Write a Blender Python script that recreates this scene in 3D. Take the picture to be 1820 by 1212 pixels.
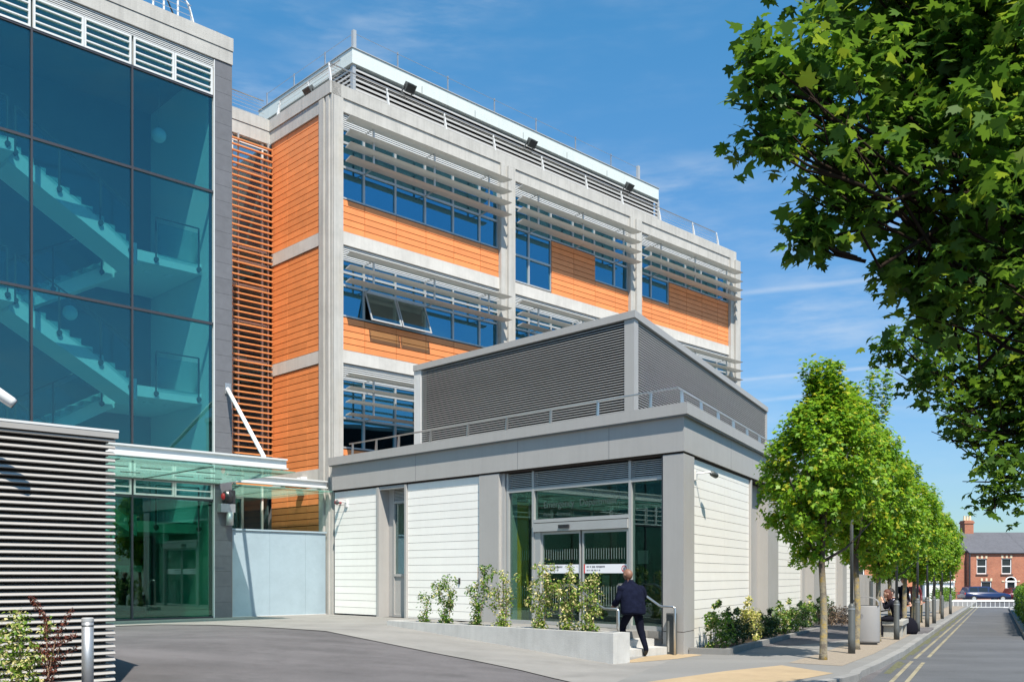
import bpy, bmesh, math, random
import numpy as np
from mathutils import Vector, Matrix
random.seed(7); RNG = np.random.default_rng(11)
for o in list(bpy.data.objects): bpy.data.objects.remove(o)
scene = bpy.context.scene
COL = scene.collection
rad = math.radians

# ------------------------------------------------------------------ camera
EYE = 1.65
cam_d = bpy.data.cameras.new('camera'); cam = bpy.data.objects.new('camera', cam_d); COL.objects.link(cam)
cam.location = (0, 0, EYE); cam.rotation_euler = (rad(90), 0, 0)
cam_d.sensor_width = 36; cam_d.lens = 36 * 1700 / 1820; cam_d.shift_y = 416 / 1820
cam_d.clip_end = 2000
scene.camera = cam

# ------------------------------------------------------------------ sun and sky
SUN_ELEV, SUN_AZ = rad(56), rad(165)      # azimuth clockwise from +Y: behind the camera, a little to the right
sdir = Vector((math.sin(SUN_AZ) * math.cos(SUN_ELEV), math.cos(SUN_AZ) * math.cos(SUN_ELEV), math.sin(SUN_ELEV)))
sun_d = bpy.data.lights.new('sun', 'SUN'); sun_d.energy = 5.0; sun_d.angle = rad(0.53); sun_d.color = (1, .93, .82)
sun = bpy.data.objects.new('sun', sun_d); COL.objects.link(sun); sun.location = (5, -20, 40)
sun.rotation_euler = (-sdir).to_track_quat('-Z', 'Y').to_euler()
world = bpy.data.worlds.new('World'); scene.world = world; world.use_nodes = True
wn = world.node_tree; wn.nodes.clear(); WL = wn.links.new
def wnode(t, **k):
    n = wn.nodes.new(t)
    for a, b in k.items(): setattr(n, a, b)
    return n
sky = wnode('ShaderNodeTexSky', sky_type='NISHITA', sun_disc=False, sun_elevation=SUN_ELEV, sun_rotation=SUN_AZ,
            air_density=1.0, dust_density=.3, ozone_density=1.0, altitude=0)
bg = wnode('ShaderNodeBackground'); out = wnode('ShaderNodeOutputWorld')
bg.inputs['Strength'].default_value = .110
tc = wnode('ShaderNodeTexCoord')
def wmath(op, a, b=None, c=None):
    n = wnode('ShaderNodeMath', operation=op)
    for i, v in enumerate((a, b, c)):
        if v is None: continue
        if isinstance(v, (int, float)): n.inputs[i].default_value = v
        else: WL(v, n.inputs[i])
    return n.outputs[0]
def wnoise(scale, vec, detail=5, rough=.6):
    mp = wnode('ShaderNodeMapping'); WL(tc.outputs['Generated'], mp.inputs['Vector']); mp.inputs['Scale'].default_value = vec
    mp.inputs['Rotation'].default_value = (.1, .25, .3)
    n = wnode('ShaderNodeTexNoise'); n.inputs['Scale'].default_value = scale; n.inputs['Detail'].default_value = detail; n.inputs['Roughness'].default_value = rough
    WL(mp.outputs[0], n.inputs['Vector']); return n.outputs[0]
def wramp(v, a, b, lo=0, hi=1):
    n = wnode('ShaderNodeMapRange'); n.interpolation_type = 'SMOOTHSTEP'; WL(v, n.inputs[0])
    for i, x in enumerate((a, b, lo, hi)): n.inputs[i + 1].default_value = x
    return n.outputs[0]
# thin cirrus veils and three contrails, drawn on the sky's own directions
cir = wmath('MULTIPLY', wramp(wnoise(2.2, (1, 1, 3.2)), .42, .74), wramp(wnoise(9, (1, 1, 5), 7), .35, .75))
cir = wmath('MULTIPLY', cir, .5)
def contrail(r1, r2, w, amt):
    n = Vector(r1).cross(Vector(r2)).normalized()
    d = wnode('ShaderNodeVectorMath', operation='DOT_PRODUCT'); WL(tc.outputs['Generated'], d.inputs[0]); d.inputs[1].default_value = n
    a = wramp(wmath('ABSOLUTE', d.outputs['Value']), 0, w, 1, 0)
    a = wmath('MULTIPLY', a, wramp(wnoise(14, (1, 1, 1), 4), .25, .7, .25, 1))
    e = wnode('ShaderNodeVectorMath', operation='DOT_PRODUCT'); WL(tc.outputs['Generated'], e.inputs[0]); e.inputs[1].default_value = ((Vector(r1).normalized() + Vector(r2).normalized()) / 2).normalized()
    return wmath('MULTIPLY', wmath('MULTIPLY', a, amt), wramp(e.outputs['Value'], .955, .985))
tot = cir
for r1, r2, w, amt in (((.235, 1, .294), (.459, 1, .317), .0042, .30), ((.235, 1, .2035), (.382, 1, .2176), .0030, .32), ((.259, 1, .1824), (.394, 1, .1965), .0034, .28),
                       ((.25, 1, .247), (.40, 1, .266), .006, .09)):
    tot = wmath('ADD', tot, contrail(r1, r2, w, amt))
# deep clear-day grade of the whole dome, the same in every direction: depends on elevation only
sepz = wnode('ShaderNodeSeparateXYZ'); WL(tc.outputs['Generated'], sepz.inputs[0])
grade = wnode('ShaderNodeValToRGB'); ge = grade.color_ramp.elements
ge[0].position = 0; ge[0].color = (.38, .52, .64, 1); ge[1].position = 1; ge[1].color = (.40, .94, 1.12, 1)
for pos, c in ((.086, (.46, .61, .74)), (.2, (.48, .72, .88)), (.36, (.48, .86, 1.04)), (.5, (.39, .94, 1.12))): q = ge.new(pos); q.color = (*c, 1)
WL(sepz.outputs['Z'], grade.inputs[0])
sat = wnode('ShaderNodeMix', data_type='RGBA', blend_type='MULTIPLY'); sat.inputs['Factor'].default_value = 1; WL(sky.outputs[0], sat.inputs[6]); WL(grade.outputs[0], sat.inputs[7])
mx = wnode('ShaderNodeMix', data_type='RGBA'); WL(tot, mx.inputs['Factor']); WL(sat.outputs[2], mx.inputs[6]); mx.inputs[7].default_value = (4.6, 5.0, 5.4, 1)
WL(mx.outputs[2], bg.inputs['Color']); WL(bg.outputs[0], out.inputs['Surface'])

# ------------------------------------------------------------------ exposure
vs = scene.view_settings
vs.view_transform = 'Standard'; vs.look = 'None'; vs.exposure = 0.65; vs.gamma = 1; vs.use_curve_mapping = False
scene.render.engine = 'CYCLES'
scene.cycles.max_bounces = 10; scene.cycles.transparent_max_bounces = 24
scene.cycles.sample_clamp_indirect = 6

# ------------------------------------------------------------------ the plan: directions and corners of the place
def v2(x, y): return Vector((x, y))
_a = rad(45.8); U = v2(math.sin(_a), math.cos(_a)); V = v2(-U.y, U.x)        # main building: along the long face, along the short face
_b = rad(26.9); W = v2(math.sin(_b), math.cos(_b)); WN = v2(W.y, -W.x)       # street direction, street side normal
K = v2(3.57, 19.9)            # near corner of the entrance pavilion
C = v2(-5.6, 29.54)           # corner of the orange building
FA = (C, U, -V)               # long orange face (and the plane of the glass stair block)
FB = (C, V, -U)               # short orange face
FS = (C + V * 3.6, U, -V)     # slit with orange louvres
FF = (K, V, -U)               # pavilion entrance front
FW = (K, W, WN)               # pavilion street side
def fp(fr, l, o=0): return fr[0] + fr[1] * l + fr[2] * o
def clamp(x, a=0., b=1.): return max(a, min(b, x))
def zg(p):                     # the forecourt rises to the left
    d = (p - K).dot(WN)
    return .46 * clamp((-d - .5) / 6.5)
def zs(s): return -.0115 * max(0, s - 2)
# ------------------------------------------------------------------ helpers
ORG = {}
class MB:
    def __init__(s): s.v = []; s.f = []; s.m = []
    def face(s, idx, m=0): s.f.append(idx); s.m.append(m)
    def add(s, vs, fs, m=0):
        b = len(s.v); s.v += [tuple(x) for x in vs]
        for f in fs: s.face([b + i for i in f], m)
        return s
    def hexa(s, fr, l0, l1, o0, o1, z0, z1, m=0):
        vs = []
        for z in (z0, z1):
            for l, o in ((l0, o0), (l1, o0), (l1, o1), (l0, o1)):
                p = fp(fr, l, o); vs.append((p.x, p.y, z))
        fs = [(0, 3, 2, 1), (4, 5, 6, 7), (0, 1, 5, 4), (1, 2, 6, 5), (2, 3, 7, 6), (3, 0, 4, 7)]
        if (fr[1].x * fr[2].y - fr[1].y * fr[2].x) * (l1 - l0) * (o1 - o0) < 0: fs = [f[::-1] for f in fs]
        return s.add(vs, fs, m)
    def hexs(s, fr, prof, l0, l1, m=0):      # profile of (o, z) points swept along the face
        n = len(prof); vs = []
        for l in (l0, l1):
            for o, z in prof:
                p = fp(fr, l, o); vs.append((p.x, p.y, z))
        fs = [tuple(range(n))[::-1], tuple(range(n, 2 * n))] + [(i, (i + 1) % n, n + (i + 1) % n, n + i) for i in range(n)]
        return s.add(vs, fs, m)
    def box(s, x0, x1, y0, y1, z0, z1, m=0): return s.hexa((v2(0, 0), v2(1, 0), v2(0, 1)), x0, x1, y0, y1, z0, z1, m)
    def prism(s, poly, z0, z1, m=0):
        n = len(poly); vs = [(p[0], p[1], z0) for p in poly] + [(p[0], p[1], z1) for p in poly]
        a = sum(poly[i][0] * poly[(i + 1) % n][1] - poly[(i + 1) % n][0] * poly[i][1] for i in range(n))
        fs = [tuple(range(n))[::-1], tuple(range(n, 2 * n))] + [(i, (i + 1) % n, n + (i + 1) % n, n + i) for i in range(n)]
        if a < 0: fs = [f[::-1] for f in fs]
        return s.add(vs, fs, m)
    def ring(s, c, ax, r, k, rx=None, ref=None):
        ax = Vector(ax).normalized(); ref = Vector(ref) if ref else (Vector((0, 0, 1)) if abs(ax.z) < .9 else Vector((1, 0, 0)))
        e1 = ax.cross(ref).normalized(); e2 = ax.cross(e1); c = Vector(c); rx = rx or r
        return [tuple(c + e1 * (math.cos(t) * rx) + e2 * (math.sin(t) * r)) for t in [2 * math.pi * i / k for i in range(k)]]
    def path(s, pts, rs, k=8, m=0, cap=True):
        pts = [Vector(p) for p in pts]; n = len(pts)
        if isinstance(rs, (int, float)): rs = [rs] * n
        b = len(s.v)
        for i, p in enumerate(pts):
            d = (pts[min(i + 1, n - 1)] - pts[max(i - 1, 0)]); s.v += s.ring(p, d, rs[i], k)
        for i in range(n - 1):
            for j in range(k):
                s.face([b + i * k + j, b + i * k + (j + 1) % k, b + (i + 1) * k + (j + 1) % k, b + (i + 1) * k + j], m)
        if cap:
            s.face([b + j for j in range(k)][::-1], m); s.face([b + (n - 1) * k + j for j in range(k)], m)
        return s
    def loft(s, rings, m=0, cap=True):
        k = len(rings[0]); b = len(s.v)
        for r in rings: s.v += [tuple(x) for x in r]
        for i in range(len(rings) - 1):
            for j in range(k): s.face([b + i * k + j, b + i * k + (j + 1) % k, b + (i + 1) * k + (j + 1) % k, b + (i + 1) * k + j], m)
        if cap: s.face([b + j for j in range(k)][::-1], m); s.face([b + (len(rings) - 1) * k + j for j in range(k)], m)
        return s
    def ball(s, c, rx, ry, rz, k=12, n=7, m=0):
        c = Vector(c); rr = []
        for i in range(1, n):
            t = math.pi * i / n; rr.append([(c.x + rx * math.sin(t) * math.cos(a), c.y + ry * math.sin(t) * math.sin(a), c.z - rz * math.cos(t)) for a in [2 * math.pi * j / k for j in range(k)]])
        return s.loft(rr, m)
    def build(s, name, mats, parent=None, smooth=False):
        o0 = ORG[parent.name] if parent else None
        if o0 is None:
            a = np.array(s.v); o0 = Vector(((a[:, 0].min() + a[:, 0].max()) / 2, (a[:, 1].min() + a[:, 1].max()) / 2, a[:, 2].min()))
        me = bpy.data.meshes.new(name); me.from_pydata([(x - o0.x, y - o0.y, z - o0.z) for x, y, z in s.v], [], s.f)
        mats = mats if isinstance(mats, (list, tuple)) else [mats]
        for mm in mats: me.materials.append(MAT[mm])
        if len(mats) > 1: me.polygons.foreach_set('material_index', s.m)
        if smooth: me.polygons.foreach_set('use_smooth', [True] * len(s.f))
        return place(name, me, o0, parent)
def place(name, me, o0, parent=None):
    o = bpy.data.objects.new(name, me); COL.objects.link(o); ORG[o.name] = Vector(o0)
    if parent: o.parent = parent
    else: o.location = o0
    return o
def tag(o, label=None, cat=None, group=None, kind=None):
    for k, x in (('label', label), ('category', cat), ('group', group), ('kind', kind)):
        if x: o[k] = x
    return o
def thing(name, label, cat, loc, group=None):
    o = bpy.data.objects.new(name, None); COL.objects.link(o); o.location = loc; o.empty_display_size = .3
    ORG[o.name] = Vector(loc); return tag(o, label, cat, group)
def p3(p, z): return Vector((p.x, p.y, z))
def part(name, fr, l0, l1, o0, o1, z0, z1, m, parent): return MB().hexa(fr, l0, l1, o0, o1, z0, z1).build(name, m, parent)
def struct(o): o['kind'] = 'structure'; return o
def copy_tree(o, loc, rz=0, sc=1, label=None, parent=None):
    c = o.copy(); COL.objects.link(c)
    if parent is None:
        c.location = loc; c.rotation_euler = (0, 0, rz); c.scale = (sc, sc, sc) if not isinstance(sc, tuple) else sc
        if label: c['label'] = label
    else: c.parent = parent
    for ch in [x for x in bpy.data.objects if x.parent == o]: copy_tree(ch, None, parent=c)
    return c

# ------------------------------------------------------------------ materials
MAT = {}
def mat(name, col, rough=.6, metal=0., var=0., vs=3., bump=0., bs=60., rnd=0., streak=0., grime=0., spec=.5, coat=0., isl=0., dist=.02):
    m = bpy.data.materials.new(name); m.use_nodes = True; MAT[name] = m
    nt = m.node_tree; N = nt.nodes; L = nt.links.new; P = N['Principled BSDF']
    P.inputs['Roughness'].default_value = rough; P.inputs['Metallic'].default_value = metal; P.inputs['Specular IOR Level'].default_value = spec
    P.inputs['Coat Weight'].default_value = coat
    P.inputs['Base Color'].default_value = (*col, 1)
    tcn = N.new('ShaderNodeTexCoord')
    def noise(scale, vec=(1, 1, 1), detail=6, rgh=.6):
        mp = N.new('ShaderNodeMapping'); mp.inputs['Scale'].default_value = vec; L(tcn.outputs['Object'], mp.inputs['Vector'])
        n = N.new('ShaderNodeTexNoise'); n.inputs['Scale'].default_value = scale; n.inputs['Detail'].default_value = detail; n.inputs['Roughness'].default_value = rgh
        L(mp.outputs[0], n.inputs['Vector']); return n.outputs[0]
    def rng(v, a, b, lo, hi):
        n = N.new('ShaderNodeMapRange'); L(v, n.inputs[0])
        for i, x in enumerate((a, b, lo, hi)): n.inputs[i + 1].default_value = x
        return n.outputs[0]
    fac = None
    def mul(f, g):
        if f is None: return g
        n = N.new('ShaderNodeMath'); n.operation = 'MULTIPLY'; L(f, n.inputs[0]); L(g, n.inputs[1]); return n.outputs[0]
    if var: fac = mul(fac, rng(noise(vs), .3, .7, 1 - var, 1 + var))
    if streak: fac = mul(fac, rng(noise(1.0, (7, 7, .35), 5, .7), .45, .72, 1, 1 - streak))
    if grime: fac = mul(fac, rng(noise(.9, (1, 1, 1), 9, .75), .45, .7, 1, 1 - grime))
    if rnd:
        oi = N.new('ShaderNodeObjectInfo'); fac = mul(fac, rng(oi.outputs['Random'], 0, 1, 1 - rnd, 1 + rnd))
    if isl:
        g = N.new('ShaderNodeNewGeometry'); fac = mul(fac, rng(g.outputs['Random Per Island'], 0, 1, 1 - isl, 1 + isl))
    if fac is not None:
        vm = N.new('ShaderNodeVectorMath'); vm.operation = 'SCALE'; vm.inputs[0].default_value = col; L(fac, vm.inputs['Scale']); L(vm.outputs[0], P.inputs['Base Color'])
        L(rng(fac, .6, 1.4, min(1, rough + .08), max(0, rough - .08)), P.inputs['Roughness'])
    if bump:
        b = N.new('ShaderNodeBump'); b.inputs['Strength'].default_value = bump; b.inputs['Distance'].default_value = dist; L(noise(bs), b.inputs['Height']); L(b.outputs[0], P.inputs['Normal'])
    return m
def glass(name, tint, refl=(1, 1, 1), base=.06, edge=.75, power=3.5, rough=.0, wav=0., milky=None):
    m = bpy.data.materials.new(name); m.use_nodes = True; MAT[name] = m
    nt = m.node_tree; N = nt.nodes; L = nt.links.new; N.remove(N['Principled BSDF']); o = N['Material Output']
    t = N.new('ShaderNodeBsdfTransparent'); t.inputs['Color'].default_value = (*tint, 1)
    g = N.new('ShaderNodeBsdfGlossy'); g.inputs['Color'].default_value = (*refl, 1); g.inputs['Roughness'].default_value = rough
    lw = N.new('ShaderNodeLayerWeight'); lw.inputs['Blend'].default_value = .5
    pw = N.new('ShaderNodeMath'); pw.operation = 'POWER'; L(lw.outputs['Facing'], pw.inputs[0]); pw.inputs[1].default_value = power
    mr = N.new('ShaderNodeMapRange'); L(pw.outputs[0], mr.inputs[0]); mr.inputs[3].default_value = base; mr.inputs[4].default_value = edge
    if wav:
        tcn = N.new('ShaderNodeTexCoord'); n = N.new('ShaderNodeTexNoise'); n.inputs['Scale'].default_value = .8; n.inputs['Detail'].default_value = 1; L(tcn.outputs['Object'], n.inputs['Vector'])
        b = N.new('ShaderNodeBump'); b.inputs['Strength'].default_value = wav; b.inputs['Distance'].default_value = .05; L(n.outputs[0], b.inputs['Height']); L(b.outputs[0], g.inputs['Normal'])
    mx = N.new('ShaderNodeMixShader'); L(mr.outputs[0], mx.inputs[0]); L(t.outputs[0], mx.inputs[1]); L(g.outputs[0], mx.inputs[2]); L(mx.outputs[0], o.inputs['Surface'])
    if milky:
        d = N.new('ShaderNodeBsdfTranslucent'); d.inputs['Color'].default_value = (*milky[1], 1); m3 = N.new('ShaderNodeMixShader'); m3.inputs[0].default_value = milky[0]
        L(t.outputs[0], m3.inputs[1]); L(d.outputs[0], m3.inputs[2]); L(m3.outputs[0], mx.inputs[1])
    return m
def leafmat(name, c0, c1, c2=None, p2=.0, trans=.35, rough=.45):
    m = bpy.data.materials.new(name); m.use_nodes = True; MAT[name] = m
    nt = m.node_tree; N = nt.nodes; L = nt.links.new; P = N['Principled BSDF']; o = N['Material Output']
    g = N.new('ShaderNodeNewGeometry'); cr = N.new('ShaderNodeValToRGB'); e = cr.color_ramp.elements
    e[0].color = (*c0, 1); e[1].color = (*c1, 1); e[1].position = 1 - p2 if c2 else 1
    if c2: n = cr.color_ramp.elements.new(min(1, 1 - p2 + .03)); n.color = (*c2, 1)
    L(g.outputs['Random Per Island'], cr.inputs[0]); P.inputs['Roughness'].default_value = rough; P.inputs['Specular IOR Level'].default_value = .35
    L(cr.outputs[0], P.inputs['Base Color'])
    t = N.new('ShaderNodeBsdfTranslucent'); hs = N.new('ShaderNodeHueSaturation'); hs.inputs['Hue'].default_value = .485; hs.inputs['Value'].default_value = 1.5; L(cr.outputs[0], hs.inputs['Color']); L(hs.outputs[0], t.inputs['Color'])
    mx = N.new('ShaderNodeMixShader'); mx.inputs[0].default_value = trans; L(P.outputs[0], mx.inputs[1]); L(t.outputs[0], mx.inputs[2]); L(mx.outputs[0], o.inputs['Surface'])
    return m
mat('concrete', (.455, .44, .41), .85, var=.06, vs=2.2, streak=.18, grime=.13, bump=.25, bs=30)
mat('concrete_plain', (.55, .53, .495), .85, var=.05, vs=2, streak=.10, grime=.14, bump=.2, bs=30)
mat('orange', (.75, .258, .084), .55, var=.06, vs=3, rnd=.085, grime=.06, bump=.05, bs=120)
mat('orange_slat', (.60, .24, .085), .5, rnd=.05)
mat('joint', (.035, .022, .016), .9)
mat('joint_pale', (.22, .215, .205), .9)
mat('white_board', (.89, .865, .81), .4, var=.015, vs=2, rnd=.015, streak=.03, grime=.03)
mat('grey_metal', (.385, .372, .355), .5, metal=.0, var=.035, vs=1.2, rnd=.02, streak=.05, spec=.3)
mat('grey_metal_dark', (.20, .205, .21), .4, metal=.3, var=.04)
mat('alu', (.46, .46, .45), .4, metal=.35, var=.03, rnd=.03)
mat('alu_white', (.66, .66, .645), .4, metal=.1, var=.03)
mat('blade', (.52, .51, .48), .45, metal=.15, var=.05, vs=2, rnd=.03)
mat('slat_grey', (.50, .485, .465), .5, metal=.0, var=.04, rnd=.03)
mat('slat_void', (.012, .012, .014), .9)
mat('screen_slat', (.39, .37, .345), .42, metal=.15, var=.04, rnd=.03)
mat('dark_frame', (.05, .05, .058), .45, metal=.2)
mat('steel', (.60, .59, .57), .28, metal=.9, var=.03)
mat('galv', (.42, .43, .44), .45, metal=.7, var=.12, vs=9, grime=.15)
mat('white_paint', (.78, .78, .77), .5, var=.03)
mat('stone_dark', (.135, .135, .145), .55, var=.10, vs=5, rnd=.06, bump=.15, bs=80)
mat('plaster_in', (.20, .21, .22), .8, var=.08, vs=.8)
mat('stair_white', (.74, .75, .73), .8)
mat('room', (.16, .17, .18), .9, var=.15, vs=1)
mat('room_dark', (.035, .03, .03), .9)
mat('room_light', (.55, .56, .50), .9)
mat('plant_fascia', (.64, .68, .64), .45, metal=.1, var=.03, streak=.06)
mat('roofing', (.12, .12, .12), .9)
mat('asphalt', (.120, .111, .113), .93, var=.20, vs=.32, grime=.28, isl=0, bump=.5, bs=160, dist=.008)
mat('road', (.098, .100, .106), .92, var=.10, vs=.5, grime=.14, bump=.5, bs=160, dist=.008)
mat('apron', (.235, .225, .21), .9, var=.08, vs=.7, grime=.16, bump=.3, bs=140, dist=.006)
mat('pavement', (.205, .20, .19), .9, var=.07, vs=.9, grime=.16, bump=.3, bs=140, dist=.006)
mat('buff', (.37, .275, .165), .9, var=.08, vs=2, grime=.14, bump=.3, bs=150, dist=.006)
mat('kerb', (.24, .235, .225), .85, var=.10, vs=4, rnd=.09, bump=.3, bs=90)
mat('kerb_dark', (.20, .195, .185), .85, var=.10, vs=4, rnd=.10, bump=.3, bs=90)
mat('gravel', (.27, .225, .175), .95, var=.25, vs=30, bump=.8, bs=60)
mat('yellow_line', (.27, .235, .155), .85, var=.2, vs=6, grime=.6)
mat('white_line', (.60, .60, .58), .8, grime=.3)
mat('planter', (.50, .49, .465), .8, var=.06, vs=3, streak=.13, grime=.16, bump=.25, bs=40)
mat('soil', (.06, .045, .033), .95, var=.2, vs=8)
mat('hoarding', (.32, .405, .455), .55, var=.05, vs=2.5, grime=.10, bump=.08, bs=15)
mat('bark', (.15, .115, .085), .9, var=.25, vs=18, bump=.6, bs=40)
mat('bark_dark', (.022, .015, .010), .95, spec=.1, var=.2, vs=18, bump=.6, bs=40)
mat('wood', (.30, .20, .12), .8, var=.15, vs=12)
mat('fence', (.34, .315, .285), .85, var=.1, rnd=.10, streak=.15)
mat('slate', (.10, .10, .112), .7, var=.12, vs=5, grime=.2)
mat('black', (.012, .012, .014), .5)
mat('black_plastic', (.025, .025, .028), .35)
mat('lamp_grey', (.075, .08, .078), .5, metal=.0, var=.05)
mat('bin', (.24, .235, .235), .6, metal=.0, var=.03)
mat('red', (.55, .03, .03), .4)
mat('red_glow', (.42, .10, .12), .3)
mat('sign_white', (.80, .80, .82), .5)
mat('sign_text', (.16, .16, .18), .6)
mat('vinyl', (.055, .085, .075), .6)
mat('frit', (.30, .36, .33), .7)
mat('screen_void', (.05, .045, .042), .9)
mat('yellow_wall', (.80, .54, .03), .7)
mat('jacket', (.006, .008, .021), .95, spec=.1, var=.25, vs=14, bump=.5, bs=14)
mat('trousers', (.005, .006, .014), .95, spec=.1, var=.2, vs=16, bump=.4, bs=18)
mat('skin', (.20, .10, .065), .55, var=.06, vs=20)
mat('skin_pale', (.55, .32, .23), .55)
mat('hair', (.020, .014, .011), .7)
mat('red_hair', (.10, .03, .015), .7)
mat('shoe', (.015, .014, .014), .5)
mat('shoe_white', (.75, .73, .70), .6)
mat('coat_dark', (.009, .009, .014), .95, spec=.1)
mat('stripe', (.50, .47, .60), .8)
mat('car_blue', (.010, .020, .075), .3, coat=.6)
mat('car_red', (.12, .012, .02), .3, coat=.6)
mat('car_silver', (.42, .45, .48), .35, metal=.6, coat=.5)
mat('tyre', (.015, .015, .015), .8)
mat('car_glass', (.02, .025, .03), .08)
mat('stone_trim', (.66, .55, .38), .8, var=.06)
mat('door_black', (.012, .014, .016), .35)
mat('granite', (.36, .345, .31), .8, var=.12, vs=20)
mat('moss', (.10, .10, .05), .95, var=.4, vs=12)
mat('blue_paint', (.08, .19, .30), .6)
mat('sill', (.12, .09, .08), .8)
# glass
glass('glass_stair', (.53, .795, .80), (.50, .76, .78), base=.11, edge=.8, wav=.06)
glass('glass_ground', (.40, .74, .63), (.62, .86, .82), base=.10, edge=.8)
glass('glass_win', (.26, .40, .44), (.24, .66, .88), base=.40, edge=.9, wav=.05)
glass('glass_pale', (.62, .76, .74), (.72, .88, .92), base=.20, edge=.85)
glass('glass_lobby', (.68, .81, .77), (.70, .90, .86), base=.10, edge=.8)
glass('glass_canopy', (.84, .96, .92), (.8, .95, .9), base=.06, edge=.7, milky=(.46, (.46, .70, .62)))
glass('glass_guard', (.72, .84, .84), (.9, 1, 1), base=.04, edge=.5)
# lichen on the street tree trunks
def bark_lichen():
    m = mat('bark_lichen', (.17, .14, .10), .9, bump=.7, bs=30); nt = m.node_tree; N = nt.nodes; L = nt.links.new; P = N['Principled BSDF']
    tcn = N.new('ShaderNodeTexCoord'); n = N.new('ShaderNodeTexNoise'); n.inputs['Scale'].default_value = 5; n.inputs['Detail'].default_value = 8; n.inputs['Roughness'].default_value = .7; L(tcn.outputs['Object'], n.inputs['Vector'])
    cr = N.new('ShaderNodeValToRGB'); e = cr.color_ramp.elements; e[0].color = (.13, .105, .08, 1); e[0].position = .38; e[1].color = (.36, .24, .045, 1); e[1].position = .62
    x = e.new(.5); x.color = (.24, .21, .15, 1); L(n.outputs[0], cr.inputs[0])
    sp = N.new('ShaderNodeSeparateXYZ'); L(tcn.outputs['Object'], sp.inputs[0])
    mr = N.new('ShaderNodeMapRange'); L(sp.outputs['Z'], mr.inputs[0]); mr.inputs[1].default_value = 1.45; mr.inputs[2].default_value = 1.9; mr.inputs[3].default_value = 0; mr.inputs[4].default_value = 1
    mx = N.new('ShaderNodeMix'); mx.data_type = 'RGBA'; L(mr.outputs[0], mx.inputs['Factor']); L(cr.outputs[0], mx.inputs[6]); mx.inputs[7].default_value = (.085, .062, .045, 1); L(mx.outputs[2], P.inputs['Base Color'])
bark_lichen()
def brickmat(name, c1, c2, mortar, scale):
    m = mat(name, c1, .85); nt = m.node_tree; N = nt.nodes; L = nt.links.new; P = N['Principled BSDF']
    tcn = N.new('ShaderNodeTexCoord'); mp = N.new('ShaderNodeMapping'); mp.inputs['Rotation'].default_value = (rad(90), 0, 0); L(tcn.outputs['Object'], mp.inputs['Vector'])
    b = N.new('ShaderNodeTexBrick'); b.inputs['Scale'].default_value = scale; b.inputs['Color1'].default_value = (*c1, 1); b.inputs['Color2'].default_value = (*c2, 1); b.inputs['Mortar'].default_value = (*mortar, 1); b.inputs['Mortar Size'].default_value = .012
    b.inputs['Brick Width'].default_value = .45; b.inputs['Row Height'].default_value = .15; L(mp.outputs[0], b.inputs['Vector'])
    n = N.new('ShaderNodeTexNoise'); n.inputs['Scale'].default_value = .8; n.inputs['Detail'].default_value = 6; L(tcn.outputs['Object'], n.inputs['Vector'])
    mr = N.new('ShaderNodeMapRange'); L(n.outputs[0], mr.inputs[0]); mr.inputs[1].default_value = .3; mr.inputs[2].default_value = .7; mr.inputs[3].default_value = .82; mr.inputs[4].default_value = 1.15
    vm = N.new('ShaderNodeVectorMath'); vm.operation = 'SCALE'; L(b.outputs[0], vm.inputs[0]); L(mr.outputs[0], vm.inputs['Scale']); L(vm.outputs[0], P.inputs['Base Color'])
brickmat('brick', (.40, .135, .07), (.33, .10, .055), (.36, .27, .2), 2.0)
brickmat('brick_orange', (.55, .19, .085), (.48, .155, .07), (.5, .33, .22), 2.0)
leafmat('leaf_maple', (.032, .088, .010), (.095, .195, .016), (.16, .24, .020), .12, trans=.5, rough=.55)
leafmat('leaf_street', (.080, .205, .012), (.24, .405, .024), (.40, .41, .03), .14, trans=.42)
leafmat('leaf_shrub', (.035, .11, .010), (.13, .24, .022), (.50, .46, .20), .14, trans=.25)
leafmat('leaf_dark', (.012, .035, .010), (.035, .08, .016), trans=.2)
leafmat('leaf_cream', (.16, .23, .03), (.46, .42, .12), (.62, .56, .25), .3, trans=.28)
leafmat('leaf_bloom', (.07, .16, .016), (.21, .29, .035), (.56, .50, .22), .34, trans=.25)
leafmat('leaf_hedge', (.05, .13, .010), (.15, .26, .018), trans=.3)
leafmat('leaf_red', (.045, .012, .010), (.17, .045, .022), trans=.25)
leafmat('leaf_brown', (.08, .055, .04), (.20, .14, .09), trans=.2)

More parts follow.
